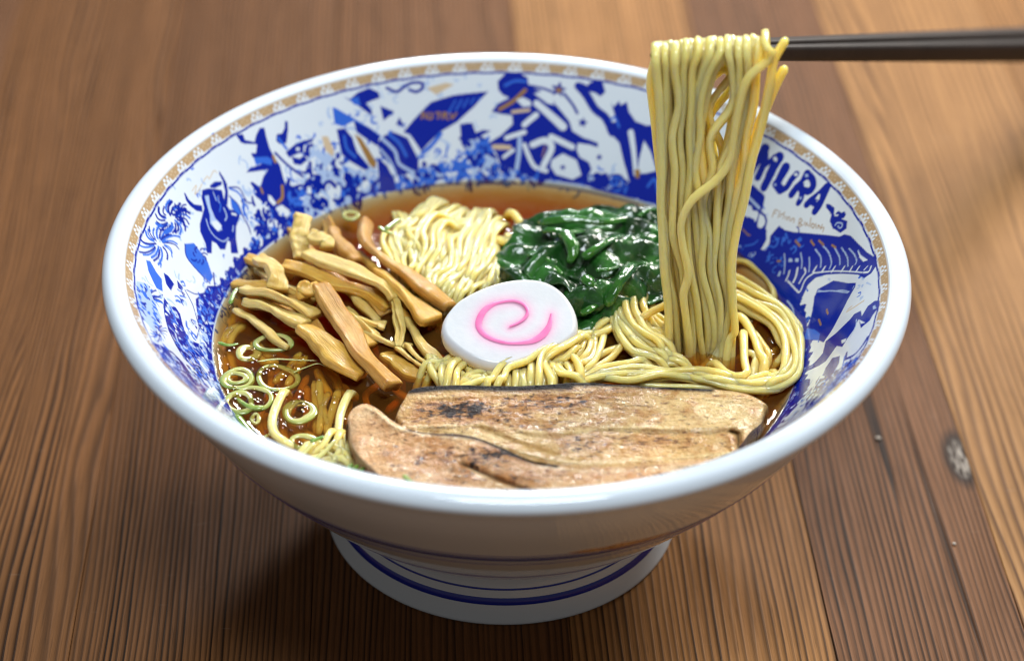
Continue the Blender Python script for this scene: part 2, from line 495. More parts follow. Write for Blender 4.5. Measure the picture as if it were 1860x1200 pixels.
# ------------------------------------------------------------------ bowl
bowl = thing('ramen_bowl', (0, 0, 0), 'white footed ramen bowl painted inside with blue pictures and lettering', 'bowl')
NSEG = 512
ANG = np.linspace(0, 2 * math.pi, NSEG, endpoint=False)


def prof_spline(pts, n): return spline(np.c_[np.array(pts), np.zeros(len(pts))], n)[:, :2]


def lathe(name, prof, m, parent, flip=False, nseg=NSEG):
    prof = np.asarray(prof)[::-1] if flip else np.asarray(prof)
    a = np.linspace(0, 2 * math.pi, nseg, endpoint=False)
    # phi = 0 points away from the camera
    vs = np.stack([prof[:, 0, None] * np.sin(a), prof[:, 0, None] * np.cos(a), np.broadcast_to(prof[:, 1, None], (len(prof), nseg))], -1).reshape(-1, 3)
    return mesh_obj(name, vs, grid_faces(len(prof), nseg, True), m, parent)


WALL = prof_spline([(.700, .506), (.743, .5718), (.79, .637), (.838, .704), (.884, .768), (.922, .820), (.945, .846)], 400)
lip = prof_spline([(.945, .846), (.954, .8495), (.966, .8512), (.980, .8500), (.991, .844), (.998, .834), (.9998, .824), (.997, .814),
                   (.989, .806), (.977, .799), (.965, .791), (.954, .779), (.945, .763)], 60)
outer = prof_spline([(.945, .763), (.924, .716), (.895, .662), (.85, .590), (.80, .516), (.70, .390), (.60, .276), (.52, .202), (.46, .152), (.437, .128)], 90)
inner = prof_spline([(.700, .506), (.62, .40), (.50, .295), (.36, .225), (.20, .190), (.004, .180)], 60)
lathe('body', np.vstack([lip, outer[1:]]), M['glaze'], bowl)
lathe('inner_base', inner, M['glaze'], bowl, flip=True)
FOOT = np.array([(.436, .136), (.440, .112), (.447, .092), (.455, .070), (.463, .045), (.470, .020), (.473, .008), (.470, .0015), (.46, .0005), (.44, .002), (.425, .02), (.41, .06), (.40, .125)])
lathe('foot', prof_spline(FOOT, 70), M['glaze'], bowl)


def band(prof, a, b, name='painted_band'):
    """thin painted line between heights a and b of a profile"""
    prof = np.asarray(prof); o = prof[np.argsort(prof[:, 1])]
    h = np.linspace(a, b, 4); r = np.interp(h, o[:, 1], o[:, 0]) + .0016
    r[0] -= .0012; r[-1] -= .0012
    return lathe(name, np.c_[r, h], M['blue'], bowl, flip=True)


FT = prof_spline(FOOT[:7], 40)
band(FT, .058, .077); band(FT, .0965, .1015)
band(outer, .503, .526); band(outer, .538, .543); band(outer, .472, .477)

# ---- the pictures on the inner wall
NU, NV, SS = 2700, 150, 2
arc = np.r_[0, np.cumsum(np.hypot(*np.diff(WALL, axis=0).T))]; VL = arc[-1]
RM = 0.84
CU, CV = NU * SS, NV * SS
ugrid = (np.arange(CU) + .5) / CU * 2 * math.pi * RM - math.pi * RM
vgrid = (np.arange(CV) + .5) / CV * VL
canvas = np.empty((CV, CU, 3), np.float32)
INK = {'W': (0.62, 0.69, 0.77), 'B': (0.002, 0.014, 0.29), 'M': (0.030, 0.125, 0.60), 'L': (0.36, 0.48, 0.72), 'G': (0.30, 0.165, 0.050), 'P': (0.56, 0.44, 0.30), 'g': (0.40, 0.275, 0.15)}
canvas[:] = INK['W']


def to_wall(px):
    """photo pixels -> (u along the wall, v up the wall)"""
    px = np.asarray(px, float); d = rays(px[:, 0], px[:, 1])
    t0 = (.86 - CAM[2]) / d[:, 2]
    ts = t0[:, None] + np.linspace(0, 2.4, 900)[None, :]
    Q = CAM + d[:, None, :] * ts[..., None]
    r = np.hypot(Q[..., 0], Q[..., 1]); pr = np.interp(Q[..., 2], WALL[:, 1], WALL[:, 0], left=-1, right=.96)
    hit = r >= pr
    k = hit.argmax(1); bad = ~hit.any(1); k[bad] = 0
    q = Q[np.arange(len(px)), k]
    phi = np.arctan2(q[:, 0], q[:, 1])
    return np.c_[phi * RM, np.interp(q[:, 2], WALL[:, 1], arc)]


def _bbox(lo, hi):
    i0 = np.clip(np.searchsorted(ugrid, lo[0]), 0, CU); i1 = np.clip(np.searchsorted(ugrid, hi[0]), 0, CU)
    j0 = np.clip(np.searchsorted(vgrid, lo[1]), 0, CV); j1 = np.clip(np.searchsorted(vgrid, hi[1]), 0, CV)
    return i0, i1, j0, j1


def fill_uv(q, colr):
    i0, i1, j0, j1 = _bbox(q.min(0), q.max(0))
    if i1 <= i0 or j1 <= j0: return
    x, y = np.meshgrid(ugrid[i0:i1], vgrid[j0:j1]); inside = np.zeros(x.shape, bool)
    a = q; b = np.roll(q, -1, 0)
    for (x1, y1), (x2, y2) in zip(a, b):
        if y1 == y2: continue
        c = ((y1 > y) != (y2 > y)) & (x < (x2 - x1) * (y - y1) / (y2 - y1) + x1)
        inside ^= c
    canvas[j0:j1, i0:i1][inside] = INK[colr]


def stroke_uv(q, w, colr, taper=0.0):
    n = max(4, int(len(q) * 4)); q = spline(np.c_[q, np.zeros(len(q))], n)[:, :2]
    for k in range(n - 1):
        a, b = q[k], q[k + 1]
        ww = w * (1 - taper * k / n) / 2
        i0, i1, j0, j1 = _bbox(np.minimum(a, b) - ww, np.maximum(a, b) + ww)
        if i1 <= i0 or j1 <= j0: continue
        x, y = np.meshgrid(ugrid[i0:i1], vgrid[j0:j1])
        ab = b - a; L = max(ab @ ab, 1e-12)
        s = np.clip(((x - a[0]) * ab[0] + (y - a[1]) * ab[1]) / L, 0, 1)
        d = np.hypot(x - a[0] - s * ab[0], y - a[1] - s * ab[1])
        canvas[j0:j1, i0:i1][d <= ww] = INK[colr]


VIEWS = {'C1': (180, 80, 3.0), 'C2': (560, 100, 4.0), 'C3': (860, 100, 4.0), 'C7': (180, 380, 2.857), 'E1': (1330, 250, 6.668),
         'E2': (1320, 390, 6.2), 'E3': (1400, 520, 5.0), 'E4': (220, 420, 3.335), 'E5': (320, 220, 5.0)}


def fill(view, colr, txt): fill_uv(to_wall(crop(*VIEWS[view], txt)), colr)


def line(view, colr, w, txt, taper=0.0):
    s = VIEWS[view][2] / (1.4 if view == 'E1' else 1.12); stroke_uv(to_wall(crop(*VIEWS[view], txt)), w / s / 705.0, colr, taper)


def scribble(view, txt, n, w, cols, seed, size=.03):
    """busy brushwork inside an outline"""
    q = to_wall(crop(*VIEWS[view], txt)); r = np.random.default_rng(seed); lo, hi = q.min(0), q.max(0); k = 0
    for _ in range(n * 12):
        p = r.uniform(lo, hi); c = False
        for (x1, y1), (x2, y2) in zip(q, np.roll(q, -1, 0)):
            if (y1 > p[1]) != (y2 > p[1]) and p[0] < (x2 - x1) * (p[1] - y1) / (y2 - y1) + x1: c = not c
        if not c: continue
        a = r.uniform(0, 6.28); bnd = r.normal(0, 1.1); L = size * r.uniform(.4, 1.2); pts = [p]
        for j in range(3):
            a += bnd; pts.append(pts[-1] + np.array([math.cos(a), math.sin(a)]) * L / 3)
        stroke_uv(np.array(pts), w * r.uniform(.6, 1.3) / 705.0, cols[r.integers(len(cols))], .5)
        k += 1
        if k >= n: break


# unseen near wall: loose waves and clouds, as on the rest
r_ = np.random.default_rng(3)
for k in range(330):
    ph = (math.pi - abs(r_.uniform(0, 1.15))) * (1 if k % 2 else -1)
    c0 = np.array([ph * RM, r_.uniform(.10, .86) * VL * .95]); a = r_.uniform(0, 6.28); bnd = r_.normal(0, .8); pts = [c0]
    for j in range(4):
        a += bnd; pts.append(pts[-1] + np.array([math.cos(a) * 1.4, math.sin(a)]) * .018)
    stroke_uv(np.array(pts), r_.uniform(.004, .013), 'BBMML'[k % 5], .5)

# dark wash and scrollwork just above the broth, all the way round
for k in range(900):
    u = -math.pi * RM + (k + .5) / 900 * 2 * math.pi * RM
    ph = u / RM
    wgt = .5 + .5 * math.cos(ph - 1.5)
    top = (.103 if ph < -.25 else .097) + (.024 * wgt + .010 + .010 * math.sin(k * .9) * math.sin(k * .23)) * (.35 if abs(ph) < .25 else 1)
    stroke_uv(np.array([[u - .003, .0885], [u + .003, top]]), .0070, 'B')
for k in range(260):
    u = (r_.uniform(-1, 1)) * math.pi * RM; v = r_.uniform(.087, .118); a = r_.uniform(0, 6.28); pts = [np.array([u, v])]
    for j in range(4):
        a += 1.0; pts.append(pts[-1] + np.array([math.cos(a), math.sin(a)]) * .006)
    stroke_uv(np.array(pts), .0028, 'LLM'[k % 3])

# fine mid-blue brushwork between the pictures
for txt, n_, w_k, cols_, sd, sz in (('250,430 300,330 380,240 470,290 520,360 420,450 395,560 400,650 450,760 520,830 400,780 300,680 250,560', 130, 4.5, 'LML', 91, .03),
                                    ('470,300 560,240 620,190 700,180 800,250 900,260 900,330 760,345 640,370 540,410', 150, 5.0, 'LMLM', 92, .035),
                                    ('880,250 980,280 1090,300 1190,330 1190,380 1050,350 900,330', 50, 4.5, 'LM', 93, .03),
                                    ('640,150 760,135 900,150 900,240 760,260 640,220', 26, 4.0, 'L', 94, .03),
                                    ('1360,350 1420,400 1500,450 1590,480 1590,560 1500,620 1450,600 1400,480', 40, 4.0, 'LM', 95, .025)):
    VIEWS['px'] = (0, 0, 1.0)
    scribble('px', txt, n_, w_k, cols_, sd, sz)
# fireworks
def burst(view, cx, cy, r0, r1, n, w, cols, seed, bend=.5):
    rr = np.random.default_rng(seed)
    for k in range(n):
        a = 2 * math.pi * k / n + rr.uniform(-.15, .15); q0, q1 = r0 * rr.uniform(.7, 1.5), r1 * rr.uniform(.7, 1.05)
        tx = ' '.join('%.1f,%.1f' % (cx + (q0 + (q1 - q0) * s) * math.cos(a + bend * s * s), cy + (q0 + (q1 - q0) * s) * math.sin(a + bend * s * s)) for s in (0, .35, .7, 1))
        line(view, cols[k % len(cols)], w * rr.uniform(.7, 1.3), tx)


burst('C1', 395, 950, 30, 100, 22, 13, 'BBM', 1)
burst('C1', 325, 1085, 25, 115, 24, 11, 'BMM', 2, .35)
burst('C1', 440, 905, 8, 45, 9, 12, 'B', 5)
burst('E4', 155, 420, 20, 95, 24, 8, 'MMB', 3, .3)
burst('E4', 225, 610, 10, 55, 14, 8, 'MB', 4, .3)
fill('E4', 'M', '150,175 175,180 215,250 245,290 250,365 215,345 190,300 165,240')
fill('E4', 'B', '255,250 285,270 320,320 300,360 270,320'); fill('E4', 'B', '338,295 375,340 370,360 345,345')
line('E4', 'B', 9, '180,395 210,400 250,385'); fill('E4', 'B', '175,390 205,385 205,405 180,415')
fill('E4', 'B', '260,400 285,440 330,460 355,500 370,560 390,620 420,660 470,680 500,760 380,770 330,690 285,600 265,520 255,450')
scribble('E4', '260,400 330,460 370,560 420,660 500,760 380,770 285,600', 60, 5, 'LMWM', 31, .022)
line('E4', 'B', 8, '385,355 430,440 455,520 470,590 455,650'); line('E4', 'B', 8, '395,355 450,380 510,375')
fill('E4', 'B', '450,410 500,370 520,330 560,330 600,330 560,440 540,520 500,560 470,600 460,500')
scribble('E4', '460,420 560,330 620,330 560,500 470,590', 40, 5, 'LMM', 32, .018)
fill('E4', 'B', '165,670 240,690 310,730 370,790 430,870 520,960 600,1060 640,1140 560,1080 450,1010 380,950 310,880 230,780')
scribble('E4', '165,670 310,730 430,870 600,1060 640,1140 450,1010 310,880 230,780', 90, 6, 'WLWM', 33, .05)
scribble('E4', '330,640 450,680 520,900 600,1060 480,930 400,800', 110, 6, 'BMLB', 34, .035)
scribble('E4', '470,600 530,560 520,760 560,900 640,1100 520,900', 60, 5, 'LMLB', 35, .03)
fill('E4', 'L', '90,300 160,320 240,520 210,620 120,520')
scribble('E4', '90,300 160,320 240,520 210,620 120,520', 40, 6, 'MMB', 36, .02)
for tx, n_, sd in (('430,330 470,300 520,330 500,400 450,430', 26, 201), ('395,560 420,520 450,480 470,500 430,560 410,620', 40, 202), ('290,520 330,500 380,560 400,640 440,720 380,690 320,610', 60, 203), ('760,300 880,290 960,310 960,335 760,335', 40, 204), ('560,300 640,290 700,330 640,365 560,390', 60, 205)):
    scribble('px', tx, n_, 5.5, 'MLMB', sd, .03)
# bull
fill('E5', 'B', '65,650 80,650 110,710 160,755 230,765 235,825 180,815 120,770 85,720')
fill('E5', 'B', '385,450 425,510 455,570 470,650 465,760 430,760 440,640 415,540 385,480')
fill('E5', 'B', '305,585 340,550 410,545 410,580 350,610 305,605')
fill('E5', 'B', '235,625 280,610 350,615 410,625 440,740 480,800 540,810 575,850 570,880 545,960 540,1060 560,1200 495,1200 490,1100 465,1080 440,1165 400,1165 360,1110 325,1090 320,1200 280,1200 260,1110 215,1000 210,930 230,870 250,790 230,700')
fill('E5', 'L', '255,680 290,670 310,780 350,880 400,930 415,985 375,1000 310,930 300,850')
fill('E5', 'W', '320,910 365,905 410,950 380,1000 345,970'); fill('E5', 'W', '500,830 545,840 550,860 500,850')
line('E5', 'L', 12, '430,790 455,860 440,900'); line('E5', 'L', 10, '270,890 300,980 350,1050 420,1090 470,1060')
line('E5', 'M', 12, '360,690 400,760 390,820'); line('E5', 'L', 8, '330,640 360,720'); line('E5', 'L', 6, '380,680 385,740')
line('E5', 'L', 10, '515,950 510,1000'); line('E5', 'M', 18, '480,610 560,650 610,740 610,850')
line('E5', 'B', 15, '480,680 560,760 600,860 650,950 690,1040 750,1040'); line('E5', 'B', 14, '480,600 570,610 620,700 650,740 700,740')
fill('E5', 'M', '490,690 560,760 590,850 570,850 500,790')
fill('E5', 'L', '740,800 870,760 1000,900 1000,1000 850,1060 700,1100 640,1180 720,1000')
scribble('E5', '740,800 870,760 1000,900 1000,1000 850,1060 700,1100 640,1180 720,1000', 120, 8, 'BMWB', 41, .03)
fill('C7', 'M', '440,180 490,175 560,270 590,350 575,380 520,330 455,250')
line('C7', 'B', 7, '445,180 455,250 520,330 575,385'); burst('C7', 520, 240, 20, 45, 8, 8, 'B', 9)
line('C7', 'B', 10, '590,330 600,420 580,470 520,440'); line('C7', 'B', 9, '700,250 760,260 800,190 850,200')
# statue and the crowd beside it
fill('E5', 'B', '755,60 800,60 815,140 850,250 890,330 940,400 970,520 1000,590 1060,600 1060,760 1040,820 960,760 900,780 830,740 760,720 720,640 670,560 690,550 760,600 790,500 830,440 700,460 630,465 660,430 760,390 820,350 740,330 690,330 680,290 720,290 730,210 610,205 580,190 540,125 600,115 620,170 710,190 720,130')
fill('E5', 'M', '700,330 820,320 870,350 860,400 780,380 720,400'); line('E5', 'G', 26, '880,320 900,370'); line('E5', 'G', 30, '960,590 960,690 920,740')
fill('E5', 'W', '835,670 860,680 905,745 880,765 840,720'); line('E5', 'G', 22, '770,610 780,650')
fill('E5', 'B', '910,120 960,110 980,60 985,0 1010,0 1015,80 1000,200 940,210 905,180')
fill('E5', 'B', '990,280 1080,210 1150,180 1250,155 1230,190 1160,220 1150,280 1090,300 1020,330')
fill('E5', 'B', '1040,320 1120,340 1160,310 1190,350 1130,400 1070,390'); line('E5', 'B', 24, '900,290 1000,390 1090,460 1160,510')
fill('E5', 'B', '1240,310 1280,290 1310,340 1340,420 1310,490 1260,560 1190,530 1160,470 1200,390')
line('E5', 'M', 24, '1000,250 960,200 920,150'); fill('E5', 'W', '1085,235 1120,240 1115,270 1085,265')
for (cx, cy, r0) in ((1130, 690, 100), (1130, 690, 55)):
    line('E5', 'B' if r0 > 60 else 'M', 26, ' '.join('%d,%d' % (cx + r0 * math.cos(a), cy + r0 * 1.05 * math.sin(a)) for a in np.linspace(0, 6.4, 14)))
fill('E5', 'M', '1160,480 1340,420 1480,450 1590,600 1590,760 1280,830 1230,640')
scribble('E5', '1160,480 1340,420 1500,420 1600,600 1600,760 1280,830 1230,640', 120, 10, 'BLWB', 42, .035)
fill('E5', 'B', '1260,620 1310,640 1300,760 1330,800 1250,830')
scribble('E5', '1030,600 1060,600 1280,830 1050,850', 24, 10, 'BM', 43, .03)
line('C1', 'P', 5, '505,800 530,770 520,820 545,790 560,760'); line('C1', 'P', 5, '565,750 590,720 600,735 625,690 640,700')
# ships, flag and cloud scraps
fill('C2', 'B', '250,300 300,320 360,270 440,240 510,270 520,310 460,330 420,350 460,400 465,440 430,420 390,390 330,350')
fill('C2', 'M', '300,320 360,300 380,370 330,360')
fill('C2', 'B', '520,370 625,410 545,475'); fill('C2', 'B', '660,450 695,515 635,505')
line('C2', 'B', 22, '570,240 640,265 700,225 760,200 825,205 825,245 780,265 735,250')
fill('C2', 'B', '755,480 890,340 1050,290 1310,265 1200,380 1080,490 960,560 820,700 740,580 690,560')
for k in range(5): line('C2', 'M', 11, '%d,%d %d,%d' % (1070 + 45 * k, 330 - 6 * k, 1015 + 55 * k, 420 - 22 * k))
for gtx in ('820,460 835,415 850,455', '870,420 870,460 900,455 895,420', '925,420 955,420 940,460', '975,460 980,420 1010,425 990,440 1015,465', '1035,425 1045,460 1075,420'):
    line('C2', 'G', 13, gtx)
line('C2', 'M', 30, '960,570 900,650 830,710')
fill('C2', 'M', '175,380 210,390 330,480 250,520 190,500'); line('C2', 'M', 16, '190,390 330,470 450,540 520,590')
fill('C2', 'B', '205,540 260,530 320,600 350,700 420,780 480,860 400,830 300,770 240,720')
line('C2', 'M', 18, '260,590 280,680 340,740')
fill('C2', 'B', '330,480 440,530 520,590 500,660 420,610 350,560'); fill('C2', 'G', '330,570 380,600 440,690 495,780 480,830 440,790 390,690')
fill('C2', 'B', '500,640 550,585 620,560 720,600 800,760 800,830 740,860 650,880 600,800 520,720')
line('C2', 'L', 24, '540,610 630,700 660,790 780,860'); line('C2', 'M', 22, '590,580 660,640 710,730'); line('C2', 'L', 16, '520,680 600,780 640,880')
fill('C2', 'B', '500,740 570,800 620,900 640,985 520,1000 510,880')
fill('C2', 'L', '250,790 330,830 480,890 520,930 500,980 400,940 300,900')
fill('C2', 'M', '0,720 100,700 200,780 350,860 500,920 500,1000 250,1080 100,1130 0,1140')
scribble('C2', '0,720 100,700 200,780 350,860 500,920 500,1000 250,1080 100,1130 0,1140', 150, 12, 'BLWBL', 51, .045)
fill('C2', 'L', '640,890 850,820 1060,770 1400,820 1440,930 1000,930 640,990')
scribble('C2', '640,880 850,820 1060,760 1400,820 1440,930 1000,930 640,990', 110, 10, 'MMWB', 52, .03)
fill('C2', 'B', '1100,500 1190,490 1215,560 1270,540 1330,550 1270,580 1200,620 1140,690 1110,640')
fill('C2', 'M', '1160,640 1290,600 1350,700 1340,800 1200,820 1140,720'); scribble('C2', '1150,640 1290,590 1370,800 1200,820', 30, 11, 'BLM', 53, .03)
line('C2', 'B', 10, '640,985 900,950 1150,935 1440,940')
fill('C2', 'P', '95,590 140,590 185,690 180,740 120,690'); fill('C2', 'P', '860,240 1000,200 1060,215 930,290')
# big characters
fill('C3', 'B', '175,190 230,135 330,130 395,160 400,220 470,250 550,285 610,370 690,470 740,560 800,570 860,620 905,640 905,670 840,650 760,640 750,690 775,740 840,780 860,830 800,930 700,920 550,890 430,880 320,850 190,790 170,720 110,635 200,580 285,500 280,440 200,430 130,410 180,350 260,310 210,290 180,250')
fill('C3', 'W', '440,280 500,260 575,290 585,360 540,350'); fill('C3', 'W', '590,350 640,320 690,340 760,430 860,560 870,620 800,600 720,550 690,450')
line('C3', 'M', 20, '230,220 300,190 380,190')
line('C3', 'G', 26, '190,395 290,335 375,255'); fill('C3', 'W', '310,325 360,305 415,335 420,370 360,375')
line('C3', 'W', 46, '460,350 550,430 650,520', -.3); line('C3', 'P', 24, '285,410 400,400'); line('C3', 'W', 40, '370,505 455,435')
line('C3', 'W', 34, '240,600 370,560'); line('C3', 'P', 34, '150,665 260,670'); line('C3', 'L', 32, '335,610 330,720 310,850'); line('C3', 'W', 26, '220,740 290,690')
line('C3', 'W', 32, '370,650 410,750 450,815 530,840'); line('C3', 'W', 46, '430,650 520,620 570,670 510,800'); line('C3', 'G', 10, '520,660 500,740')
fill('C3', 'W', '570,760 650,715 750,760 785,870 720,905 600,865 560,810'); line('C3', 'W', 42, '565,590 640,630 720,665')
for (sx, sy, rr, cc) in ((620, 250, 62, 'B'), (795, 490, 42, 'B'), (915, 740, 28, 'B'), (650, 815, 26, 'B')):
    fill('C3', cc, ' '.join('%.0f,%.0f' % (sx + (rr if k % 2 == 0 else rr * .45) * math.sin(k * math.pi / 5 + .2), sy - (rr if k % 2 == 0 else rr * .45) * math.cos(k * math.pi / 5 + .2)) for k in range(10)))
fill('C3', 'G', '600,235 640,240 640,270 605,270')
line('C3', 'B', 20, '660,280 720,360 755,420'); line('C3', 'B', 18, '400,220 500,240 580,270')
line('C3', 'B', 58, '765,225 820,290 885,390 960,455 1010,560'); fill('C3', 'B', '845,200 900,175 940,200 960,270 925,300 880,270 800,250')
line('C3', 'B', 20, '750,210 800,215 850,260')
fill('C3', 'B', '1000,340 1020,375 1060,330 1070,365 1115,340 1130,410 1180,480 1260,510 1345,505 1362,700 1345,880 1325,1070 1240,1085 1180,1030 1130,900 1090,760 1060,640 990,560 970,500 1040,480')
line('C3', 'W', 42, '1145,560 1165,700 1180,860', .3); fill('C3', 'W', '1240,620 1290,700 1330,840 1250,860 1190,860 1205,760'); fill('C3', 'G', '1170,830 1215,830 1205,895 1180,890')
line('C3', 'M', 16, '1000,470 1030,450 1060,520'); line('C3', 'M', 22, '1270,950 1320,900 1345,1000')
line('C3', 'M', 18, ' '.join('%.0f,%.0f' % (1035 + (10 + 7 * a) * math.cos(a), 925 + (10 + 7 * a) * math.sin(a)) for a in np.linspace(0, 8, 14)))
line('C3', 'B', 16, ' '.join('%.0f,%.0f' % (1035 + 68 * math.cos(a), 930 + 62 * math.sin(a)) for a in np.linspace(2.6, 7.2, 10)))
fill('C3', 'B', '790,900 850,920 960,980 1110,1010 1140,900 1190,1040 1130,1060 960,1010 800,940')
line('C3', 'L', 34, '400,905 560,935 760,965'); line('C3', 'L', 30, '760,965 1000,1020 1180,1065 1290,1090'); line('C3', 'B', 12, '0,930 300,935 600,960 900,1010 1200,1090')
scribble('C3', '0,830 190,800 420,890 600,930 0,930', 26, 10, 'MLB', 61, .03)
# lettering
line('E1', 'B', 60, '225,90 230,150'); line('E1', 'B', 50, '215,120 185,270 150,400')
line('E1', 'B', 92, '400,130 345,230 270,330', .1); line('E1', 'B', 74, '300,280 240,390 180,460'); line('E1', 'B', 70, '400,140 400,280 350,400 315,480')
line('E1', 'B', 52, '400,330 470,280 520,230'); line('E1', 'B', 100, '575,235 520,330 460,450', .15); line('E1', 'B', 84, '480,420 430,520 390,600')
fill('E1', 'W', '500,240 530,225 550,260 545,290 515,280')
line('E1', 'B', 92, '650,360 600,450 560,530', .15); line('E1', 'B', 88, '540,560 590,630'); line('E1', 'B', 62, '590,640 660,600 720,510 780,440')
fill('E1', 'W', '750,440 785,420 800,455 770,470'); fill('E1', 'L', '510,560 535,555 540,580 515,585')
line('E1', 'B', 70, '915,430 850,540 780,610 720,690'); line('E1', 'B', 70, '915,440 980,510 985,590 930,650 840,620'); line('E1', 'B', 62, '850,630 840,730 805,790')
fill('E1', 'W', '870,540 900,510 935,545 925,590 885,600'); fill('E1', 'L', '890,440 920,440 925,475 895,475'); fill('E1', 'L', '815,720 845,715 845,745 820,750')
line('E1', 'B', 84, '1150,600 1060,690 960,760 905,810', .2); line('E1', 'B', 82, '1150,600 1100,720 1050,830 1010,890', .1); line('E1', 'B', 56, '950,770 1050,830')
fill('E1', 'W', '1010,740 1055,680 1070,690 1055,755')
fill('E1', 'B', '1145,800 1185,805 1240,850 1240,930 1290,885 1330,910 1360,890 1385,930 1360,975 1320,980 1395,1010 1390,1100 1310,1155 1250,1110 1220,1105 1185,1010 1210,930 1145,850')
line('E1', 'L', 13, '1250,1060 1280,1030 1330,1040 1335,1080 1300,1095 1285,1070'); line('E1', 'W', 14, '1250,900 1250,940 1280,940')
for gtx in ('490,960 520,870', '520,870 560,885', '500,910 535,915', '560,970 585,890', '590,960 600,925 630,940 620,980', '620,930 640,900', '650,990 655,950', '670,1000 680,960 705,970 700,1010',
            '720,1010 735,975 760,990 750,1030', '800,1080 820,980 850,1010 820,1035 850,1060 810,1080', '870,1060 880,1020', '895,1070 905,1030 925,1070', '940,1080 960,970', '965,1080 970,1040 1000,1060 985,1095 965,1080', '1020,1040 1020,1100', '1040,1100 1050,1055 1075,1110', '1100,1050 1085,1090 1110,1090 1105,1140'):
    line('E1', 'G', 9, gtx)
# taxi
fill('E1', 'B', '140,620 200,585 265,570 320,630 390,690 400,720 370,880 330,860 300,830 220,730')
fill('E1', 'B', '90,600 150,670 260,790 350,880 410,940 430,1000 400,1140 340,1100 290,1040 270,950 240,830 130,770 60,830 30,900 60,660')
fill('E1', 'B', '30,900 90,880 140,940 190,960 240,960 300,1080 420,1130 420,1230 370,1330 300,1380 200,1400 120,1300 20,1240')
fill('E1', 'W', '110,790 170,780 215,830 250,850 190,940 150,940 90,860'); fill('E1', 'W', '250,880 310,890 320,930 290,1020 220,960'); fill('E1', 'W', '340,920 390,950 410,1010 380,1110 310,1070 320,1000')
line('E1', 'L', 26, '130,650 220,740 330,850'); fill('E1', 'L', '20,1030 60,1040 60,1090 20,1120')
fill('E2', 'B', '60,260 120,290 190,370 250,410 330,400 410,340 440,250 460,180 420,120 380,170 300,40 80,60'); line('E2', 'M', 18, '210,350 300,330 350,290')
line('E2', 'G', 14, '180,160 240,220 270,230'); 
# temple roof
fill('E2', 'B', '595,120 650,170 760,195 1000,215 1270,245 1330,220 1400,235 1480,320 1580,420 1690,495 1690,570 1630,660 1550,715 1480,675 1300,665 1120,675 1000,710 920,790 860,920 800,970 800,1054 620,1054 560,960 470,820 380,720 250,600 130,480 40,430 45,330 110,340 190,430 290,490 360,480 460,380 490,310 490,240 540,180')
scribble('E2', '500,250 700,200 900,300 620,600 420,560', 40, 5, 'MB', 71, .03)
for tx in ('650,440 660,540 650,660', '840,430 855,520 845,600', '935,480 935,560 930,640', '1000,390 1060,480 1060,590', '1090,350 1150,430 1185,540 1160,610', '1205,360 1270,470 1280,560', '1300,370 1360,480 1365,580', '1380,380 1440,450 1465,520 1450,560', '1480,400 1500,450 1580,510'):
    line('E2', 'L', 15, tx)
fill('E2', 'W', '1480,400 1510,460 1590,510 1540,530 1500,480')
line('E2', 'W', 20, '670,740 700,680 710,630'); line('E2', 'W', 26, '750,760 780,690 800,600'); line('E2', 'W', 18, '820,770 860,700 890,650 880,600'); line('E2', 'W', 18, '690,745 790,850 830,865 890,730 990,650')
line('E2', 'W', 14, '990,655 1200,635 1400,640 1530,650'); 
for q in (1000, 1105, 1215, 1320, 1410, 1485): line('E2', 'W', 24, '%d,640 %d,580' % (q - 25, q + 12), .4)
line('E2', 'W', 20, '1540,650 1600,640 1630,580'); line('E2', 'W', 14, '1550,620 1590,580')
for q in (725, 795): fill('E2', 'L', '%d,490 %d,490 %d,530 %d,530' % (q - 20, q + 18, q + 18, q - 20))
for tx in ('780,290 830,350', '950,290 990,340', '1040,290 1090,340', '1190,340 1230,370', '580,520 610,520'): line('E2', 'G', 22, tx)
line('E2', 'L', 16, '110,460 220,540 340,690'); line('E2', 'L', 14, '280,560 340,610'); fill('E2', 'L', '570,690 600,630 615,640 600,690')
line('E2', 'L', 26, '670,960 740,1030 800,1100'); line('E2', 'M', 16, '650,870 690,920')
fill('E2', 'B', '1025,840 1210,740 1370,770 1460,765 1450,810 1390,900 1320,1054 970,1054 990,930')
line('E2', 'L', 12, '1030,850 1150,870 1300,850 1390,870'); line('E2', 'L', 9, '1440,800 1400,870')
fill('E3', 'B', '400,90 430,55 560,45 700,65 770,0 700,130 620,280 560,390 480,510 440,490 300,490 300,440 350,330 380,220'); line('E3', 'L', 9, '430,50 560,40 700,60')
fill('E3', 'M', '300,480 330,380 400,390 450,430 440,490'); line('E3', 'G', 18, '440,300 455,350'); line('E3', 'G', 18, '510,210 520,250'); line('E3', 'P', 14, '690,230 760,190 850,130'); line('E3', 'P', 12, '700,210 740,180')
# creature low on the right
fill('E3', 'B', '990,130 1000,170 930,260 900,310 820,380 800,300 750,400 700,470 650,550 600,540 560,600 500,680 440,720 330,770 260,800 250,740 300,760 400,690 470,610 500,500 600,420 720,300 760,250 820,220 830,270 880,180 950,130')
fill('E3', 'W', '640,490 690,470 680,500 650,520'); fill('E3', 'L', '930,180 950,170 960,200 930,210'); fill('E3', 'W', '820,340 800,300 860,330')
line('E3', 'L', 12, '780,300 770,370 720,460')
line('E3', 'B', 34, '880,460 830,540 760,620 680,660'); line('E3', 'B', 22, '680,660 690,600')
fill('E3', 'B', '560,650 630,630 620,700 540,830 420,960 330,1080 250,1180 320,1000 440,880 500,740')
fill('E3', 'B', '210,890 330,840 360,840 350,920 260,1060 150,1180 110,1190 200,1080 260,960')
scribble('E3', '600,720 700,690 860,560 640,860 400,1080 250,1200 380,1000', 70, 9, 'BBBM', 81, .05)
scribble('E3', '330,900 470,800 420,940 200,1190 120,1190', 36, 7, 'WLWB', 82, .035)
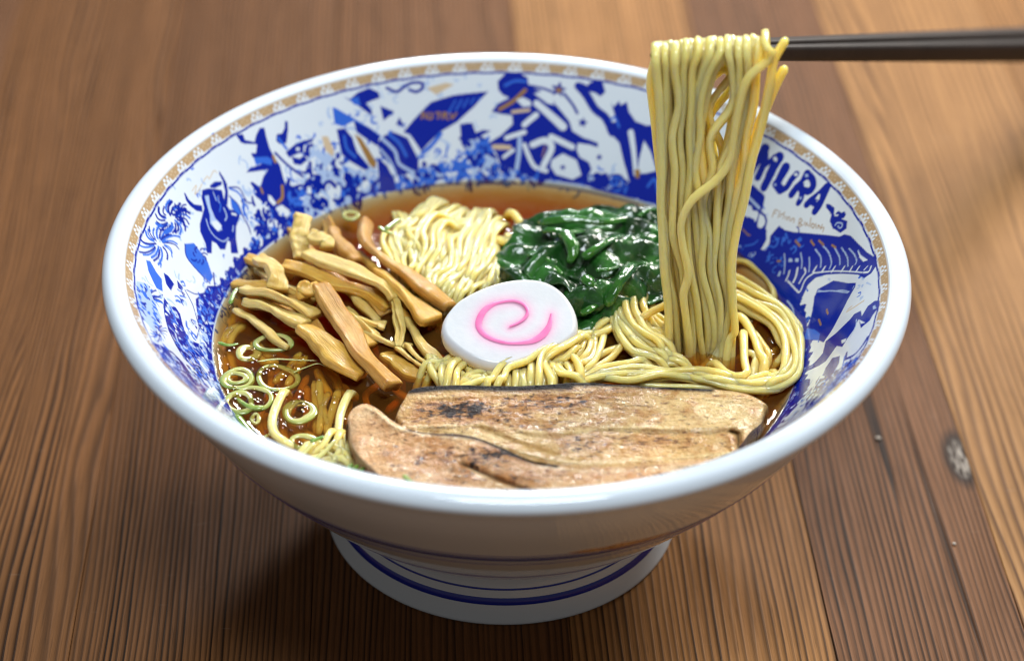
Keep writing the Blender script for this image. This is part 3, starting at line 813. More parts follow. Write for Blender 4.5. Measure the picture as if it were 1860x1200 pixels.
line('E3', 'B', 14, '860,540 740,680 640,780 480,930 330,1080')
fill('E3', 'B', '290,540 320,545 300,565'); fill('E3', 'B', '280,630 300,635 275,660')
fill('E3', 'B', '100,30 250,100 300,300 280,380 240,280 200,200 130,150 40,60'); line('E3', 'L', 14, '150,130 200,200 225,320 245,380'); line('E3', 'L', 18, '140,190 190,240')

# rim lines and the gilt chain
vb = float(np.interp(.8195, WALL[:, 1], arc))
uu = np.linspace(-math.pi * RM, math.pi * RM, 900)
stroke_uv(np.c_[uu, vb + .0012 * np.sin(uu * 90)], .0062, 'B')
v0, v1 = vb + .0085, VL - .004
nper = 74
for k in range(nper):
    u0 = -math.pi * RM + k / nper * 2 * math.pi * RM; L = 2 * math.pi * RM / nper
    bump = [(u0, v0)] + [(u0 + L * .5 * s, v0 - .002 * abs(math.sin(s * 9.4))) for s in np.linspace(.1, .9, 9)] + [(u0 + L * .5, v0), (u0 + L * .5, v1), (u0, v1)]
    fill_uv(np.array(bump), 'g')
    fill_uv(np.array([(u0 + L * .5, v0 + .003), (u0 + L, v0 + .003), (u0 + L, v1), (u0 + L * .5, v1)]), 'g')
    for (a, b, rr) in ((.57, .30, .0034), (.68, .62, .0040), (.80, .30, .0040), (.90, .66, .0036), (.97, .25, .003), (.12, .5, .0020), (.26, .72, .0022), (.36, .35, .0020), (.20, .2, .0016)):
        stroke_uv(np.array([(u0 + L * a - .0006, v0 + (v1 - v0) * b), (u0 + L * a + .0006, v0 + (v1 - v0) * b + .0004)]), rr * 2, 'W' if a > .5 else 'P')
    stroke_uv(np.array([(u0 + L * .02, v0 - .0035), (u0 + L * .5, v0 - .0028), (u0 + L * .98, v0 - .0035)]), .0016, 'P')

ink = canvas.reshape(NV, SS, NU, SS, 3).mean((1, 3))
vc = (np.arange(NV) + .5) / NV * VL
vc[0], vc[-1] = 0.0, VL
pr = np.interp(vc, arc, WALL[:, 0]); ph_ = np.interp(vc, arc, WALL[:, 1])
ua = (np.arange(NU) + .5) / NU * 2 * math.pi - math.pi
wv = np.stack([pr[:, None] * np.sin(ua), pr[:, None] * np.cos(ua), np.broadcast_to(ph_[:, None], (NV, NU))], -1).reshape(-1, 3)
pw = mesh_obj('painted_wall', wv, grid_faces(NV, NU, True), M['print'], bowl, attrs={'ink': ink.reshape(-1, 3)})
pw['label'] = 'inner wall covered in blue and gold printed pictures'
del canvas

# ------------------------------------------------------------------ broth
soup_prof = np.vstack([[(0.001, SOUP)], [(r, SOUP) for r in np.linspace(.03, .742, 30)], [(.7445, SOUP + .0022), (.7455, SOUP + .001)],
                       [(.7040, .506), (.624, .397), (.504, .291), (.364, .221), (.204, .186), (.001, .176)]])
broth = lathe('broth', soup_prof, M['broth'], bowl, nseg=256)
broth.parent = None; broth.location = (0, 0, 0)
tag(broth, 'clear amber brown soup broth filling the painted bowl', 'broth')

# ------------------------------------------------------------------ noodles
RN = .0096


def noodle(trace, z, label, group, m='noodle_bowl', r=RN, seed=0, dips=True, twin=1, pair=False):
    tr_ = np.asarray(trace, float); n = len(tr_)
    zz = np.full(n, SOUP + z) if np.isscalar(z) else SOUP + np.interp(np.linspace(0, 1, n), np.linspace(0, 1, len(z)), z)
    pts = P(tr_[:, 0], tr_[:, 1], zz)
    if dips:   # both ends run down into the broth
        for e, o in ((0, 1), (-1, -2)):
            d = pts[e] - pts[o]; d /= np.linalg.norm(d) + 1e-9
            q = pts[e] + d * .05; q[2] = SOUP - .05
            rr_ = math.hypot(q[0], q[1])
            if rr_ > .66: q[:2] *= .66 / rr_
            pts = np.vstack([[q], pts]) if e == 0 else np.vstack([pts, [q]])
    out = []
    for w_, sgn in ((', upper of a pair', 1), (', lower of a pair', -1)) if twin == 1 else (('', 2.1), ('', 0.02), ('', -2.1)) if twin == 3 else (('', 0),):
        q = pts.copy()
        if sgn:
            T_ = np.gradient(q, axis=0); T_[:, 2] = 0; nn = np.c_[-T_[:, 1], T_[:, 0], np.zeros(len(q))]; nn /= np.linalg.norm(nn, axis=1, keepdims=True) + 1e-9
            if nn[len(q) // 2] @ UP < 0: nn = -nn
            jj = np.random.default_rng(seed * 3 + int(sgn > .5) + 2 * int(sgn < 0)).normal(0, 1, (len(q), 3)) * np.array([.0042, .0042, .0045])
            q = q + nn * sgn * r * 1.05 * np.linspace(.7, 1.25, len(q))[:, None] + jj
        v, f = noodle_mesh(q, r, seed=int(seed + 7 * sgn))
        lab = label + w_ if twin == 1 and pair else label
        out.append(tag(mesh_obj('noodle', v, f, M[m]), lab, 'noodle', group))
    return out


def px(txt): return [tuple(float(v) for v in a.split(',')) for a in txt.split()]


# lifted bundle: every strand climbs from the nest, goes over the chopsticks and hangs down behind
LIFT = ['1190,86 1190,115 1196,160 1200,220 1199,300 1198,380 1205,470 1213,560 1214,620 1206,655',
        '1203,85 1206,150 1209,220 1206,290 1205,370 1212,460 1223,540 1226,600 1232,650 1224,668',
        '1218,85 1223,150 1222,200 1218,260 1216,320 1216,390 1224,445 1237,500 1240,530 1233,565 1238,600 1250,640 1241,668',
        '1232,82 1231,140 1232,220 1229,300 1225,370 1229,450 1243,515 1248,570 1254,625 1252,668',
        '1247,80 1244,140 1241,220 1238,300 1238,380 1244,460 1251,525 1259,585 1264,640 1261,669',
        '1262,78 1258,140 1255,190 1252,240 1249,320 1248,400 1253,470 1263,540 1272,600 1276,645 1269,668',
        '1281,79 1276,130 1264,190 1257,240 1254,320 1257,400 1263,460 1273,540 1284,600 1286,640 1275,662',
        '1296,77 1288,140 1275,190 1267,240 1262,300 1265,370 1270,430 1277,500 1292,570 1295,625 1283,655',
        '1310,76 1304,130 1292,185 1280,240 1276,300 1274,350 1278,420 1284,500 1298,570 1302,620 1292,650',
        '1322,76 1318,125 1305,175 1297,225 1294,280 1287,330 1286,400 1292,480 1303,560 1308,610 1300,642',
        '1334,75 1331,130 1322,190 1314,255 1304,310 1297,380 1297,450 1301,520 1308,580 1311,615 1303,636',
        '1347,73 1344,130 1338,190 1328,260 1320,330 1311,390 1305,450 1307,520 1315,580 1315,612 1304,632',
        '1362,72 1359,120 1355,180 1346,240 1336,300 1328,370 1317,430 1315,500 1322,560 1323,600 1312,626',
        '1377,72 1374,115 1367,170 1357,240 1347,300 1340,370 1327,430 1323,500 1328,560 1331,600 1321,621']
LD = [.0, .018, .0, .02, .004, .022, .0, .016, .002, .02, .004, .018, .004, .016]
DROP = 'pale yellow noodle lifted straight up over the two chopsticks'
DG = 'noodles lifted by the chopsticks'


def part_gap(x, y):
    """strands stand apart on both sides of the narrow opening near the top right"""
    x, y = np.asarray(x, float), np.asarray(y, float)
    g = np.interp(y, [100, 150, 235, 300], [0, 23, 19, 0]); c = 1312 - (y - 110) * .04
    d = x - c
    return x + np.where(d >= 0, 1, -1) * g * np.exp(-np.abs(d) / 30)


def hang(front, dep, lab, over=True, back_dx=0, seed=0, r=RN, grp=DG):
    f = np.array(px(front))[::-1]                      # bottom to top
    if over: f = np.vstack([f[:-1], [[f[-1, 0], f[-1, 1] + 22]]])
    y = f[:, 1]
    k = np.clip((y - 130) / 300, 0, 1)
    if seed != 31: f[:, 0] = part_gap(f[:, 0], f[:, 1])
    pts = V(f[:, 0], f[:, 1], dep * (.4 + .6 * (1 - np.clip((y - 560) / 100, 0, 1))))
    base = pts[0].copy(); base[2] = SOUP - .05; base[:2] += (-.02 + .02 * math.sin(seed), -.03)
    pts = np.vstack([[base], pts])
    if over:
        tx, ty = px(front)[0]
        rise = .0
        arcp = [V(tx, ty + 2, .028 + dep * .5), V(tx, ty - 3, .058), V(tx + 1, ty + 2, .090)]
        bx = tx + back_dx
        back = [V(tx + 1, ty + 24, .118), V(part_gap(bx * .9 + 1262 * .1, 150), 150, .118), V(part_gap(bx * .82 + 1262 * .18, 220), 220, .118), V(bx * .7 + 1262 * .3, 310, .105), V(bx * .55 + 1268 * .45, 430, .095), V(bx * .55 + 1268 * .45, 540, .085)]
        q = back[-1].copy(); q[2] = SOUP - .06
        pts = np.vstack([pts, arcp, back, [q]])
    v, fc = noodle_mesh(pts, r, n=100, seed=seed)
    return tag(mesh_obj('noodle', v, fc, M['noodle']), lab, 'noodle', grp)


NTH = 'first second third fourth fifth sixth seventh eighth ninth tenth eleventh twelfth thirteenth fourteenth fifteenth sixteenth seventeenth eighteenth nineteenth'.split()
NTH += ['twentieth'] + ['twenty-' + q for q in NTH[:9]] + ['thirtieth'] + ['thirty-' + q for q in NTH[:9]]
base_ = [np.array(px(q)) for q in LIFT]; YS = np.array([78, 130, 190, 250, 310, 370, 430, 490, 550, 610, 655])
NL = 21; LIFT = []
for k in range(NL):
    f_ = k / (NL - 1) * 13; i_ = min(int(f_), 12); g_ = f_ - i_
    yb = [min(q[-1, 1], 668) for q in base_]; ye = yb[i_] * (1 - g_) + yb[i_ + 1] * g_
    ys_ = np.r_[YS[YS < ye - 12], ye]; ys_[0] = base_[i_][0, 1] * (1 - g_) + base_[i_ + 1][0, 1] * g_ + rng.uniform(-3, 3)
    xs_ = (1 - g_) * np.interp(ys_, base_[i_][:, 1], base_[i_][:, 0]) + g_ * np.interp(ys_, base_[i_ + 1][:, 1], base_[i_ + 1][:, 0])
    wb = np.random.default_rng(500 + k).normal(0, 4.0, len(ys_)); wb[0] *= .4; wb[1] *= .5
    if k == 0: wb = np.abs(wb) * .3
    if k in (12, 13): xs_[1:5] += np.array([-2, -6, -8, -5])          # the narrow parting near the top
    if k in (14, 15): xs_[1:5] += np.array([1, 5, 6, 2])
    LIFT.append(' '.join('%.1f,%.1f' % q for q in zip(xs_ + wb, ys_)))
LD = [(0.0, .017, .006, .022)[k % 4] for k in range(NL)]
for k, tr in enumerate(LIFT):
    lab = '%s noodle from the left in the front of the bundle lifted by the chopsticks' % NTH[k]
    hang(tr, LD[k], lab, True, rng.uniform(-18, 18), k, RN * rng.uniform(.92, 1.16))
hang('1390,64 1401,88 1399,107 1367,133 1352,157 1341,200 1333,248 1325,293 1300,328 1258,362 1238,401 1239,440 1250,496 1241,534 1246,580 1252,640 1243,668', -.022,
     'noodle slanting across the front of the lifted bundle from upper right to lower left', True, -20, 31, RN * 1.12)
hang('1429,70 1419,86 1405,112 1398,150 1387,205 1374,255 1362,305 1352,360 1338,420 1329,480 1331,550 1335,600 1324,620', -.012,
     'noodle with its cut end pointing right at the top of the lifted bundle', False, 0, 32, RN * 1.1)
hang('1427,121 1411,148 1394,185 1380,220 1368,260 1357,320 1347,370 1333,430 1327,500 1330,570 1330,612', .012,
     'noodle with a loose pointed end below the chopstick at the right of the bundle', False, 0, 33, RN * 1.15)
# inner layer of the bundle
for k in range(NL - 1):
    a, b = LIFT[k], LIFT[k + 1]
    pa, pb = np.array(px(a)), np.array(px(b))
    ys = np.array([84, 130, 200, 280, 360, 440, 520, 590, 630])
    xs = .5 * (np.interp(ys, pa[:, 1], pa[:, 0]) + np.interp(ys, pb[:, 1], pb[:, 0])) + nrg.normal(0, 3, len(ys)) + (-8 if k in (12, 13) else 0)
    xs[1:5] += (-12 if k == 13 else -6 if k == 12 else 0)
    hang(' '.join('%.1f,%.1f' % q for q in zip(xs, ys)), .045 + .012 * (k % 2), '%s noodle from the left inside the lifted bundle, behind its front strands' % NTH[k], True, rng.uniform(-25, 25), 60 + k, RN, 'inner noodles of the lifted bundle')

NEST = ('noodle in the coiled nest at the foot of the lifted bundle', 'noodles of the coiled nest')
NESTL = ['upper outermost noodle arching over the top of the coiled nest', 'second noodle inside the top arch of the coiled nest', 'noodle bulging farthest left on the coiled nest', 'lowest noodle curving under the coiled nest to the pork side',
         'third noodle inside the top arch of the coiled nest', 'innermost noodle of the top arch of the coiled nest', 'short noodle crossing the hollow of the coiled nest', 'noodle just above the lowest curve of the coiled nest',
         'noodle right beside the farthest left bulge of the coiled nest', 'small loop noodle at the left shoulder of the coiled nest']
nest = [('1205,506 1158,511 1135,537 1131,571 1146,604 1182,632 1210,646', .040), ('1208,520 1174,512 1145,534 1143,559 1156,585 1178,606 1206,628', .050),
        ('1130,543 1117,559 1119,588 1143,621 1177,643 1212,658', .030), ('1117,592 1138,627 1163,650 1195,664 1232,669', .018),
        ('1210,528 1187,512 1167,531 1160,555 1172,580 1192,600 1214,612', .035), ('1220,540 1196,524 1180,540 1177,560 1190,580 1216,596', .024),
        ('1172,592 1196,612 1222,622', .020), ('1138,600 1160,630 1196,648 1240,660', .022), ('1128,553 1124,575 1133,600 1160,630 1200,650', .036),
        ('1150,520 1136,545 1137,575 1155,602 1185,625', .028)]
for k, (tx, z) in enumerate(nest): noodle(px(tx), [z * .6, z, z * .8], NESTL[k], NEST[1], seed=100 + k, pair=True)
noodle(px('1150,590 1177,570 1203,557 1230,551'), [.03, .07, .07], 'single noodle bridging the coiled nest and the lifted bundle', None, r=RN * 1.15, twin=0, seed=120)
BAND = ('noodle in the thick band sweeping round the right of the bowl', 'noodles of the sweeping band')
BANDL = ['outermost noodle of the band sweeping round the right of the bowl', 'topmost noodle riding on the band that sweeps round the right', 'rear noodle of the band, nearest the blue wall at the right', 'middle noodle of the band sweeping round the right of the bowl',
         'innermost noodle of the band sweeping round the right of the bowl', 'longest noodle along the back edge of the pork, nearest to it', 'noodle lying over the others behind the right half of the pork', 'low wet noodle tucked under those behind the pork', 'noodle behind the pork running toward the fish cake']
bandn = [('1322,520 1370,540 1415,566 1445,602 1452,642 1438,682 1400,702 1330,698', .030), ('1322,536 1366,552 1406,578 1434,612 1440,648 1426,678 1392,692', .042),
         ('1322,506 1362,520 1400,545 1430,575 1448,612', .022), ('1325,528 1372,548 1414,576 1440,612 1444,650 1430,684 1394,700 1340,700', .016),
         ('1330,552 1368,566 1400,586 1424,616 1430,648', .022),
         ('1087,686 1158,688 1229,679 1277,688 1324,698 1371,705 1409,696 1420,673', .022), ('1075,679 1140,684 1200,676 1262,676 1300,684 1350,692 1400,688', .034),
         ('1100,690 1180,697 1260,694 1330,702 1390,706', .010), ('1060,690 1110,677 1160,672 1215,680 1270,692', .026)]
for k, (tx, z) in enumerate(bandn): noodle(px(tx), [z * .5, z, z, z * .5], BANDL[k], BAND[1], seed=130 + k, pair=True)
noodle(px('1350,606 1352,654 1356,678 1336,683 1314,674 1298,660'), [.03, .035, .02], 'U-shaped noodle hooking back below the lifted bundle', None, r=RN * 1.15, twin=0, seed=150)
noodle(px('1343,574 1366,604 1380,640 1389,660'), .028, 'short noodle dropping right of the lifted bundle into dark broth', None, r=RN * 1.15, twin=0, seed=151)
noodle(px('1362,600 1385,625 1396,650'), .012, 'thin stretch of noodle just breaking the broth inside the band', None, 'noodle_wet', seed=152, twin=0)
noodle(px('1362,640 1374,650 1370,668'), .012, 'small curled noodle end inside the sweeping band', None, r=RN * 1.15, twin=0, seed=153)
noodle(px('1344,474 1376,492 1398,515 1404,545'), -.004, 'dark wet noodle against the blue wall at the right', None, 'noodle_wet', seed=154, twin=0)
FCN = ['noodle lying along the pork edge between fish cake and coiled nest', 'upper noodle linking the coiled nest and the fish cake', 'lower noodle linking the coiled nest and the fish cake',
       'noodle bending straight down toward the pork right of the fish cake', 'wet noodle slanting from the nest to the pork through dark broth', 'short wet noodle nearest the right edge of the fish cake']
for k, tx in enumerate(['1040,685 1064,687 1099,672 1146,667 1176,671', '1116,573 1083,592 1059,607 1036,612', '1113,585 1087,600 1066,608', '1087,604 1086,630 1074,656 1054,675', '1135,626 1106,642 1075,664 1050,676',
                        '1071,616 1061,640 1040,662']):
    noodle(px(tx), [.012, .022, .016], FCN[k], 'noodles between fish cake and nest', 'noodle_bowl' if k < 4 else 'noodle_wet', seed=160 + k, pair=True)
MIDT = []
MID = ('noodle between the fish cake and the back edge of the pork', 'noodles in front of the fish cake')
for k, (tx, z) in enumerate([('1060,606 1030,618 990,634 950,650 920,667 904,684 897,698', .055), ('1048,608 1026,628 1001,633 992,652 989,696', .062), ('1046,632 1020,648 1001,657 996,694', .045),
                             ('1006,660 1020,676 1048,685', .05), ('1030,656 1046,672 1042,692', .035), ('974,660 972,698', .045), ('958,660 956,698', .038), ('940,668 943,700', .04), ('928,676 930,700', .03),
                             ('832,646 806,654 784,668', .03), ('816,660 812,680 818,702', .03), ('846,656 828,668 819,700', .04), ('888,688 860,692 836,700', .035), ('836,672 862,690 884,694', .022),
                             ('780,650 792,672 803,688', .02), ('912,690 900,684 880,682 850,694', .028), ('1016,690 1010,664 1022,650', .03)]):
    MIDT += [(float(np.mean([q[0] for q in px(tx)])) - 3 * e_, o_) for e_, o_ in enumerate(noodle(px(tx), [z * .7, z, z * .8], *MID, seed=180 + k))]
for k, (xm, o) in enumerate(sorted(MIDT, key=lambda q: q[0])): o['label'] = '%s noodle from the left among those between fish cake and pork' % NTH[k]
BACK = ('noodle in the rear heap between bamboo shoots and spinach', 'noodles of the rear heap')
B0 = (660, 330, 5.217)
for k, (tx, z) in enumerate([('720,190 580,300 440,430 360,490', .03), ('800,230 640,380 560,520 470,700', .04), ('930,250 820,340 730,390 600,450', .045), ('330,300 390,400 360,530 430,700', .04),
                             ('1020,400 880,395 740,370 660,470 650,640 570,780 510,890', .07), ('850,450 820,560 740,690 640,800 560,900', .055), ('700,440 690,600 620,740 520,860', .05), ('600,470 520,600 470,720 480,870', .055),
                             ('420,440 340,560 360,700 400,830', .045), ('290,500 250,600 330,770', .04), ('1110,270 1070,390 980,500 930,600 900,800 820,960 760,1080', .06), ('960,480 930,600 880,820 780,920 690,1040', .075),
                             ('1250,310 1150,400 1080,520 1040,650 1000,800 900,1000 830,1090', .07), ('1280,380 1180,480 1150,600 1090,720 1060,880 960,1030', .06), ('1200,560 1230,680 1160,800 1090,950', .055),
                             ('1290,560 1250,720 1180,890', .04), ('1290,720 1340,890', .04), ('1390,700 1410,890', .03), ('1290,540 1360,570 1420,540', .035), ('850,740 780,840 690,900 655,1010', .055),
                             ('1000,700 960,830 860,950 800,1050', .085), ('1120,560 1060,700 1040,800 960,930', .08), ('760,520 720,640 640,760', .04), ('520,480 460,600 430,700', .03), ('1060,300 1000,420 940,470', .03),
                             ('880,330 820,400 790,460', .02), ('640,240 520,340 430,390', .02), ('930,620 900,700 800,800 700,960', .05), ('1230,700 1200,800 1120,920 1060,990', .045)]):
    noodle(crop(*B0, tx), [z * .15, z * .6, z * .5], *BACK, seed=210 + k, twin=3, r=RN * .92)
noodle(crop(*B0, '1400,290 1490,390 1545,440'), .02, 'short noodle poking up at the left tip of the spinach', None, r=RN * 1.15, twin=0, seed=245)
# under the surface
SUB = ('noodle sunk under the amber broth, blurred by it', 'noodles under the broth')
C8 = (380, 560, 3.75)
for k, tx in enumerate(['250,110 170,170 105,250', '130,40 110,160 70,300', '640,470 560,640 530,800 560,930', '740,500 750,650 780,820', '760,400 820,520 870,600', '690,560 680,700 640,860', '850,560 800,700 790,850', '120,300 140,420 100,560',
                        '420,380 460,520 420,640', '300,240 380,330 480,330', '880,520 940,620 900,760', '380,700 360,800 420,880', '640,330 560,420 500,520', '560,760 640,840 700,900']):
    noodle(crop(*C8, tx), -.020 - .02 * (k % 3), *SUB, m='noodle', seed=260 + k, dips=False, r=RN * 1.1)
for k in range(46):
    a = rng.uniform(0, 6.28); rr = .60 * math.sqrt(rng.random()); c0 = np.array([rr * math.cos(a), rr * math.sin(a), SOUP - rng.uniform(.06, .15)])
    d = rng.uniform(0, 6.28); pts = [c0]
    for j in range(5):
        d += rng.uniform(-.7, .7); q = pts[-1] + np.array([math.cos(d), math.sin(d), rng.uniform(-.15, .15)]) * .08
        q[2] = min(q[2], SOUP - .045)
        lim = .60
        if math.hypot(q[0], q[1]) > lim: q[:2] *= lim / math.hypot(q[0], q[1])
        pts.append(q)
    v, f = noodle_mesh(pts, RN, seed=300 + k); tag(mesh_obj('noodle', v, f, M['noodle']), *[SUB[0], 'noodle', SUB[1]])
noodle(crop(*C8, '510,570 452,680 427,780 450,860 525,915'), .004, 'pale noodle curving past the thick scallion ring near the front left', None, r=RN * 1.15, twin=0, seed=350)
noodle(crop(*C8, '960,580 900,700 880,850 905,960'), .006, 'noodle running down beside the left end of the pork', None, r=RN * 1.15, twin=0, seed=351)
for k, tx in enumerate(['870,830 800,950 700,1010 600,1000', '975,965 870,1020 740,1080', '790,950 880,990 950,1040', '900,880 930,980 860,1060', '700,930 640,1000 560,1010']):
    noodle(crop(*C8, tx), .022, 'pale noodle gathered at the front rim left of the pork', 'noodles at the front rim', seed=352 + k)

# ------------------------------------------------------------------ bamboo shoots


def strip(trace, z, wpx, thick, mat_, label, name='bamboo_shoot_strip', cat='bamboo shoot', group='bamboo shoot strips', roll=0.0, taper=(1, 1), seed=0, dip=(0, 0)):
    tr_ = np.asarray(trace, float); n = len(tr_)
    z = np.asarray(z) * .78
    zz = SOUP + (np.full(n, float(z)) if z.ndim == 0 else np.interp(np.linspace(0, 1, n), np.linspace(0, 1, len(z)), z))
    c = P(tr_[:, 0], tr_[:, 1], zz)
    N = 40; c = spline(c, N)
    wdt = wpx * 1.30 / 705.0; thick = thick * .62
    t_ = np.linspace(0, 1, N)
    r = np.random.default_rng(seed)
    c = c + np.c_[wave(t_ * 9, t_ * 0, seed, 1.3, 3), wave(t_ * 9, t_ * 0, seed + 1, 1.3, 3), wave(t_ * 9, t_ * 0, seed + 2, 1.0, 3)] * .0030
    th = np.linspace(0, 2 * math.pi, 29)[:-1]
    sq = 1 / (np.abs(np.cos(th)) ** 7 + np.abs(np.sin(th)) ** 7) ** (1 / 7)
    lump = 1 + .02 * np.sin(th * 7 + seed) + .015 * np.sin(th * 11 + 2 * seed)
    def prof(t):
        w = wdt * (taper[0] + (taper[1] - taper[0]) * t) * (1 + .10 * math.sin(t * 9 + seed) + .05 * math.sin(t * 23 + seed * 3))
        h = thick * (1 + .18 * math.sin(t * 7 + seed * 2))
        e = min(1, .90 + 4 * min(t, 1 - t))
        return np.c_[np.cos(th) * sq * lump * w / 2 * e, np.sin(th) * sq * lump * h / 2 * e + (.18 * h * np.sin(np.cos(th) * 2.2 + seed))]
    v, f = sweep_mesh(c, prof, up=np.array([0, 0, 1.0]), roll=roll + .25 * np.sin(t_ * 5 + seed))
    fib = np.tile(np.cos(th) * .8 + np.sin(th) * .25 + 1, N); al = np.repeat(t_ * np.linalg.norm(c[-1] - c[0]) * 6, len(th))
    o = mesh_obj(name, v, f, M[mat_], attrs={'fib': fib, 'along': al})
    return tag(o, label, cat, group)


C4 = (400, 360, 3.3333)
ST = [('515,325 700,400 880,470 1000,535 1060,610', [.10, .095, .085, .06], 25, .030, 'menma_pale', 'long pale bamboo strip with a frayed end across the top of the heap', .35, (1, .8)),
      ('385,410 520,440 700,520 860,560 1030,660', [.06, .06, .05, .02], 24, .034, 'menma', 'amber bamboo strip lying just under the long pale strip', .2, (.7, 1.2)),
      ('560,430 760,540 900,590 1020,690', [.035, .03, .01], 30, .03, 'menma_brown', 'dark amber bamboo strip half sunk below the long pale strip', .1, (1, 1)),
      ('950,450 1080,550 1190,650 1290,745', [.06, .065, .06, .05], 33, .042, 'menma', 'bright orange bamboo strip with a square cut end left of the fish cake', .3, (.7, 1.1)),
      ('890,150 880,260 990,365 1150,470 1290,585 1395,660', [.05, .06, .07, .065, .05], 26, .034, 'menma_brown', 'longest brown bamboo strip beside the rear noodle heap', .35, (.8, 1.1)),
      ('680,190 740,290 830,385', [.05, .06, .05], 22, .032, 'menma_brown', 'short brown bamboo strip near the back wall', .3, (.8, 1)),
      ('500,110 480,230 490,370', [.12, .10, .06], 27, .034, 'menma_pale', 'upright pale bamboo strip leaning on the blue wall', .5, (1, .9)),
      ('545,235 640,255 640,300', [.10, .10, .09], 22, .034, 'menma_pale', 'stubby yellow bamboo piece by the upright strip', .2, (1, .8)),
      ('220,365 300,400 335,460 350,550', [.07, .08, .07, .05], 30, .036, 'menma_pale', 'knobbly bamboo piece against the left blue wall', .3, (.8, 1)),
      ('130,545 300,580 450,635 580,710', [.055, .065, .06, .05], 25, .032, 'menma_pale', 'pale greyish bamboo strip at the left, uppermost of three parallel', .3, (1, .9)),
      ('150,625 330,680 520,770', [.04, .045, .04], 25, .032, 'menma_pale', 'middle one of three parallel bamboo strips at the left', .3, (.7, 1.1)),
      ('105,675 240,770 330,850 415,905', [.025, .025, .012], 15, .018, 'menma_pale', 'thin whitish bamboo strip lowest of three parallel at the left', .2, (1.1, .7)),
      ('515,790 640,900 760,1010 860,1075', [.045, .05, .045, .03], 35, .045, 'menma', 'thick golden bamboo strip with a cut end near the scallion rings', .35, (.8, 1.1)),
      ('600,530 680,670 780,800 850,930 950,1040 1050,1140', [.085, .08, .075, .07, .06, .045], 31, .042, 'menma_brown', 'glossy brown bamboo strip lying on top of the heap toward the pork', .5, (.85, 1)),
      ('600,535 545,555 500,545 510,610', [.08, .085, .08, .06], 22, .036, 'menma', 'curled bamboo end beside the glossy brown strip', .3, (1, .8)),
      ('760,715 880,745 1000,775', [.02, .025, .015], 19, .024, 'menma_pale', 'short pale bamboo strip peeping out right of the glossy brown strip', .2, (.8, 1)),
      ('880,815 1000,865 1160,905', [.010, .014, .008], 17, .022, 'menma_pale', 'flat pale bamboo sliver between glossy strip and fish cake', .2, (1, .7)),
      ('1130,740 1230,890 1330,1000', [.02, .022, .010], 19, .022, 'menma_pale', 'yellow bamboo sliver below the fish cake left edge', .3, (.7, 1)),
      ('1000,945 1150,1050 1330,1095', [-.012, -.010, -.012], 24, .03, 'menma', 'orange bamboo strip under broth behind the pork corner', .2, (1, 1)),
      ('620,640 760,760 900,900', [.03, .03, .01], 26, .03, 'menma', 'amber bamboo strip hidden beneath the glossy brown strip', .2, (1, 1)),
      ('1060,590 1085,700 1105,790 1080,900', [.065, .05, .035, .02], 9, .012, 'menma_pale', 'frayed fibre hanging from the long pale strip', .4, (1.2, .7)),
      ('1050,620 1065,740 1075,900', [.055, .04, .02], 9, .012, 'menma_pale', 'second frayed fibre left of the hanging one', .2, (1, .7)),
      ('1075,905 1180,990 1260,1065', [.018, .02, .008], 10, .013, 'menma_pale', 'thin fibre pointing at the pork from the frayed strip', .2, (1, .6)),
      ('1130,890 1230,990 1325,1080', [.018, .02, .008], 9, .013, 'menma_pale', 'thin fibre pointing at the noodles from the frayed strip', .2, (1, .6))]
for k, (tx, z, w, th, m, lab, rl, tp) in enumerate(ST):
    strip(crop(*C4, tx), z, w, th, m, lab, roll=rl, taper=tp, seed=k + 3)
for k, (cx, cy, an, L) in enumerate([(480, 480, 25, 110), (520, 520, 35, 120), (560, 450, 40, 110), (600, 500, 30, 130), (640, 540, 42, 120), (690, 500, 45, 110), (560, 580, 48, 130), (610, 440, 60, 90), (660, 590, 50, 90), (500, 560, 20, 90), (720, 560, 55, 100), (470, 520, 12, 90)]):
    a = math.radians(an + rng.uniform(-8, 8)); dx, dy = math.cos(a) * L / 2, math.sin(a) * L / 2
    tr_ = [(cx - dx, cy - dy), (cx - dx * .3 + rng.uniform(-4, 4), cy - dy * .3 + rng.uniform(-4, 4)), (cx + dx * .4 + rng.uniform(-4, 4), cy + dy * .4), (cx + dx, cy + dy + rng.uniform(-3, 8))]
    strip(tr_, [.005, .022, .020, -.005], rng.uniform(13, 22), .028, rng.choice(['menma', 'menma_pale', 'menma_brown']), 'bamboo strip buried low in the heap under the larger strips', group='buried bamboo strips', roll=rng.uniform(-.3, .5), taper=(.8, 1), seed=60 + k)

# ------------------------------------------------------------------ fish cake
CK = (780, 480, 5.0)
outl = crop(*CK, '108,575 122,500 160,430 240,340 330,280 450,220 600,165 780,128 950,125 1080,155 1200,225 1280,315 1330,420 1348,530 1325,620 1250,690 1130,745 1000,800 880,850 760,890 640,905 520,890 400,850 290,790 200,720 135,650')
cen = outl.mean(0); CN = P(cen[0], cen[1], SOUP + .085)


def on_cake(q):
    """points on the tilted face of the fish cake"""
    q = np.asarray(q, float); d = rays(q[:, 0], q[:, 1]); nrm = np.array([.05, -.22, 1.0]); nrm /= np.linalg.norm(nrm)
    t_ = ((CN - CAM) @ nrm) / (d @ nrm)
    return CAM + d * t_[:, None]


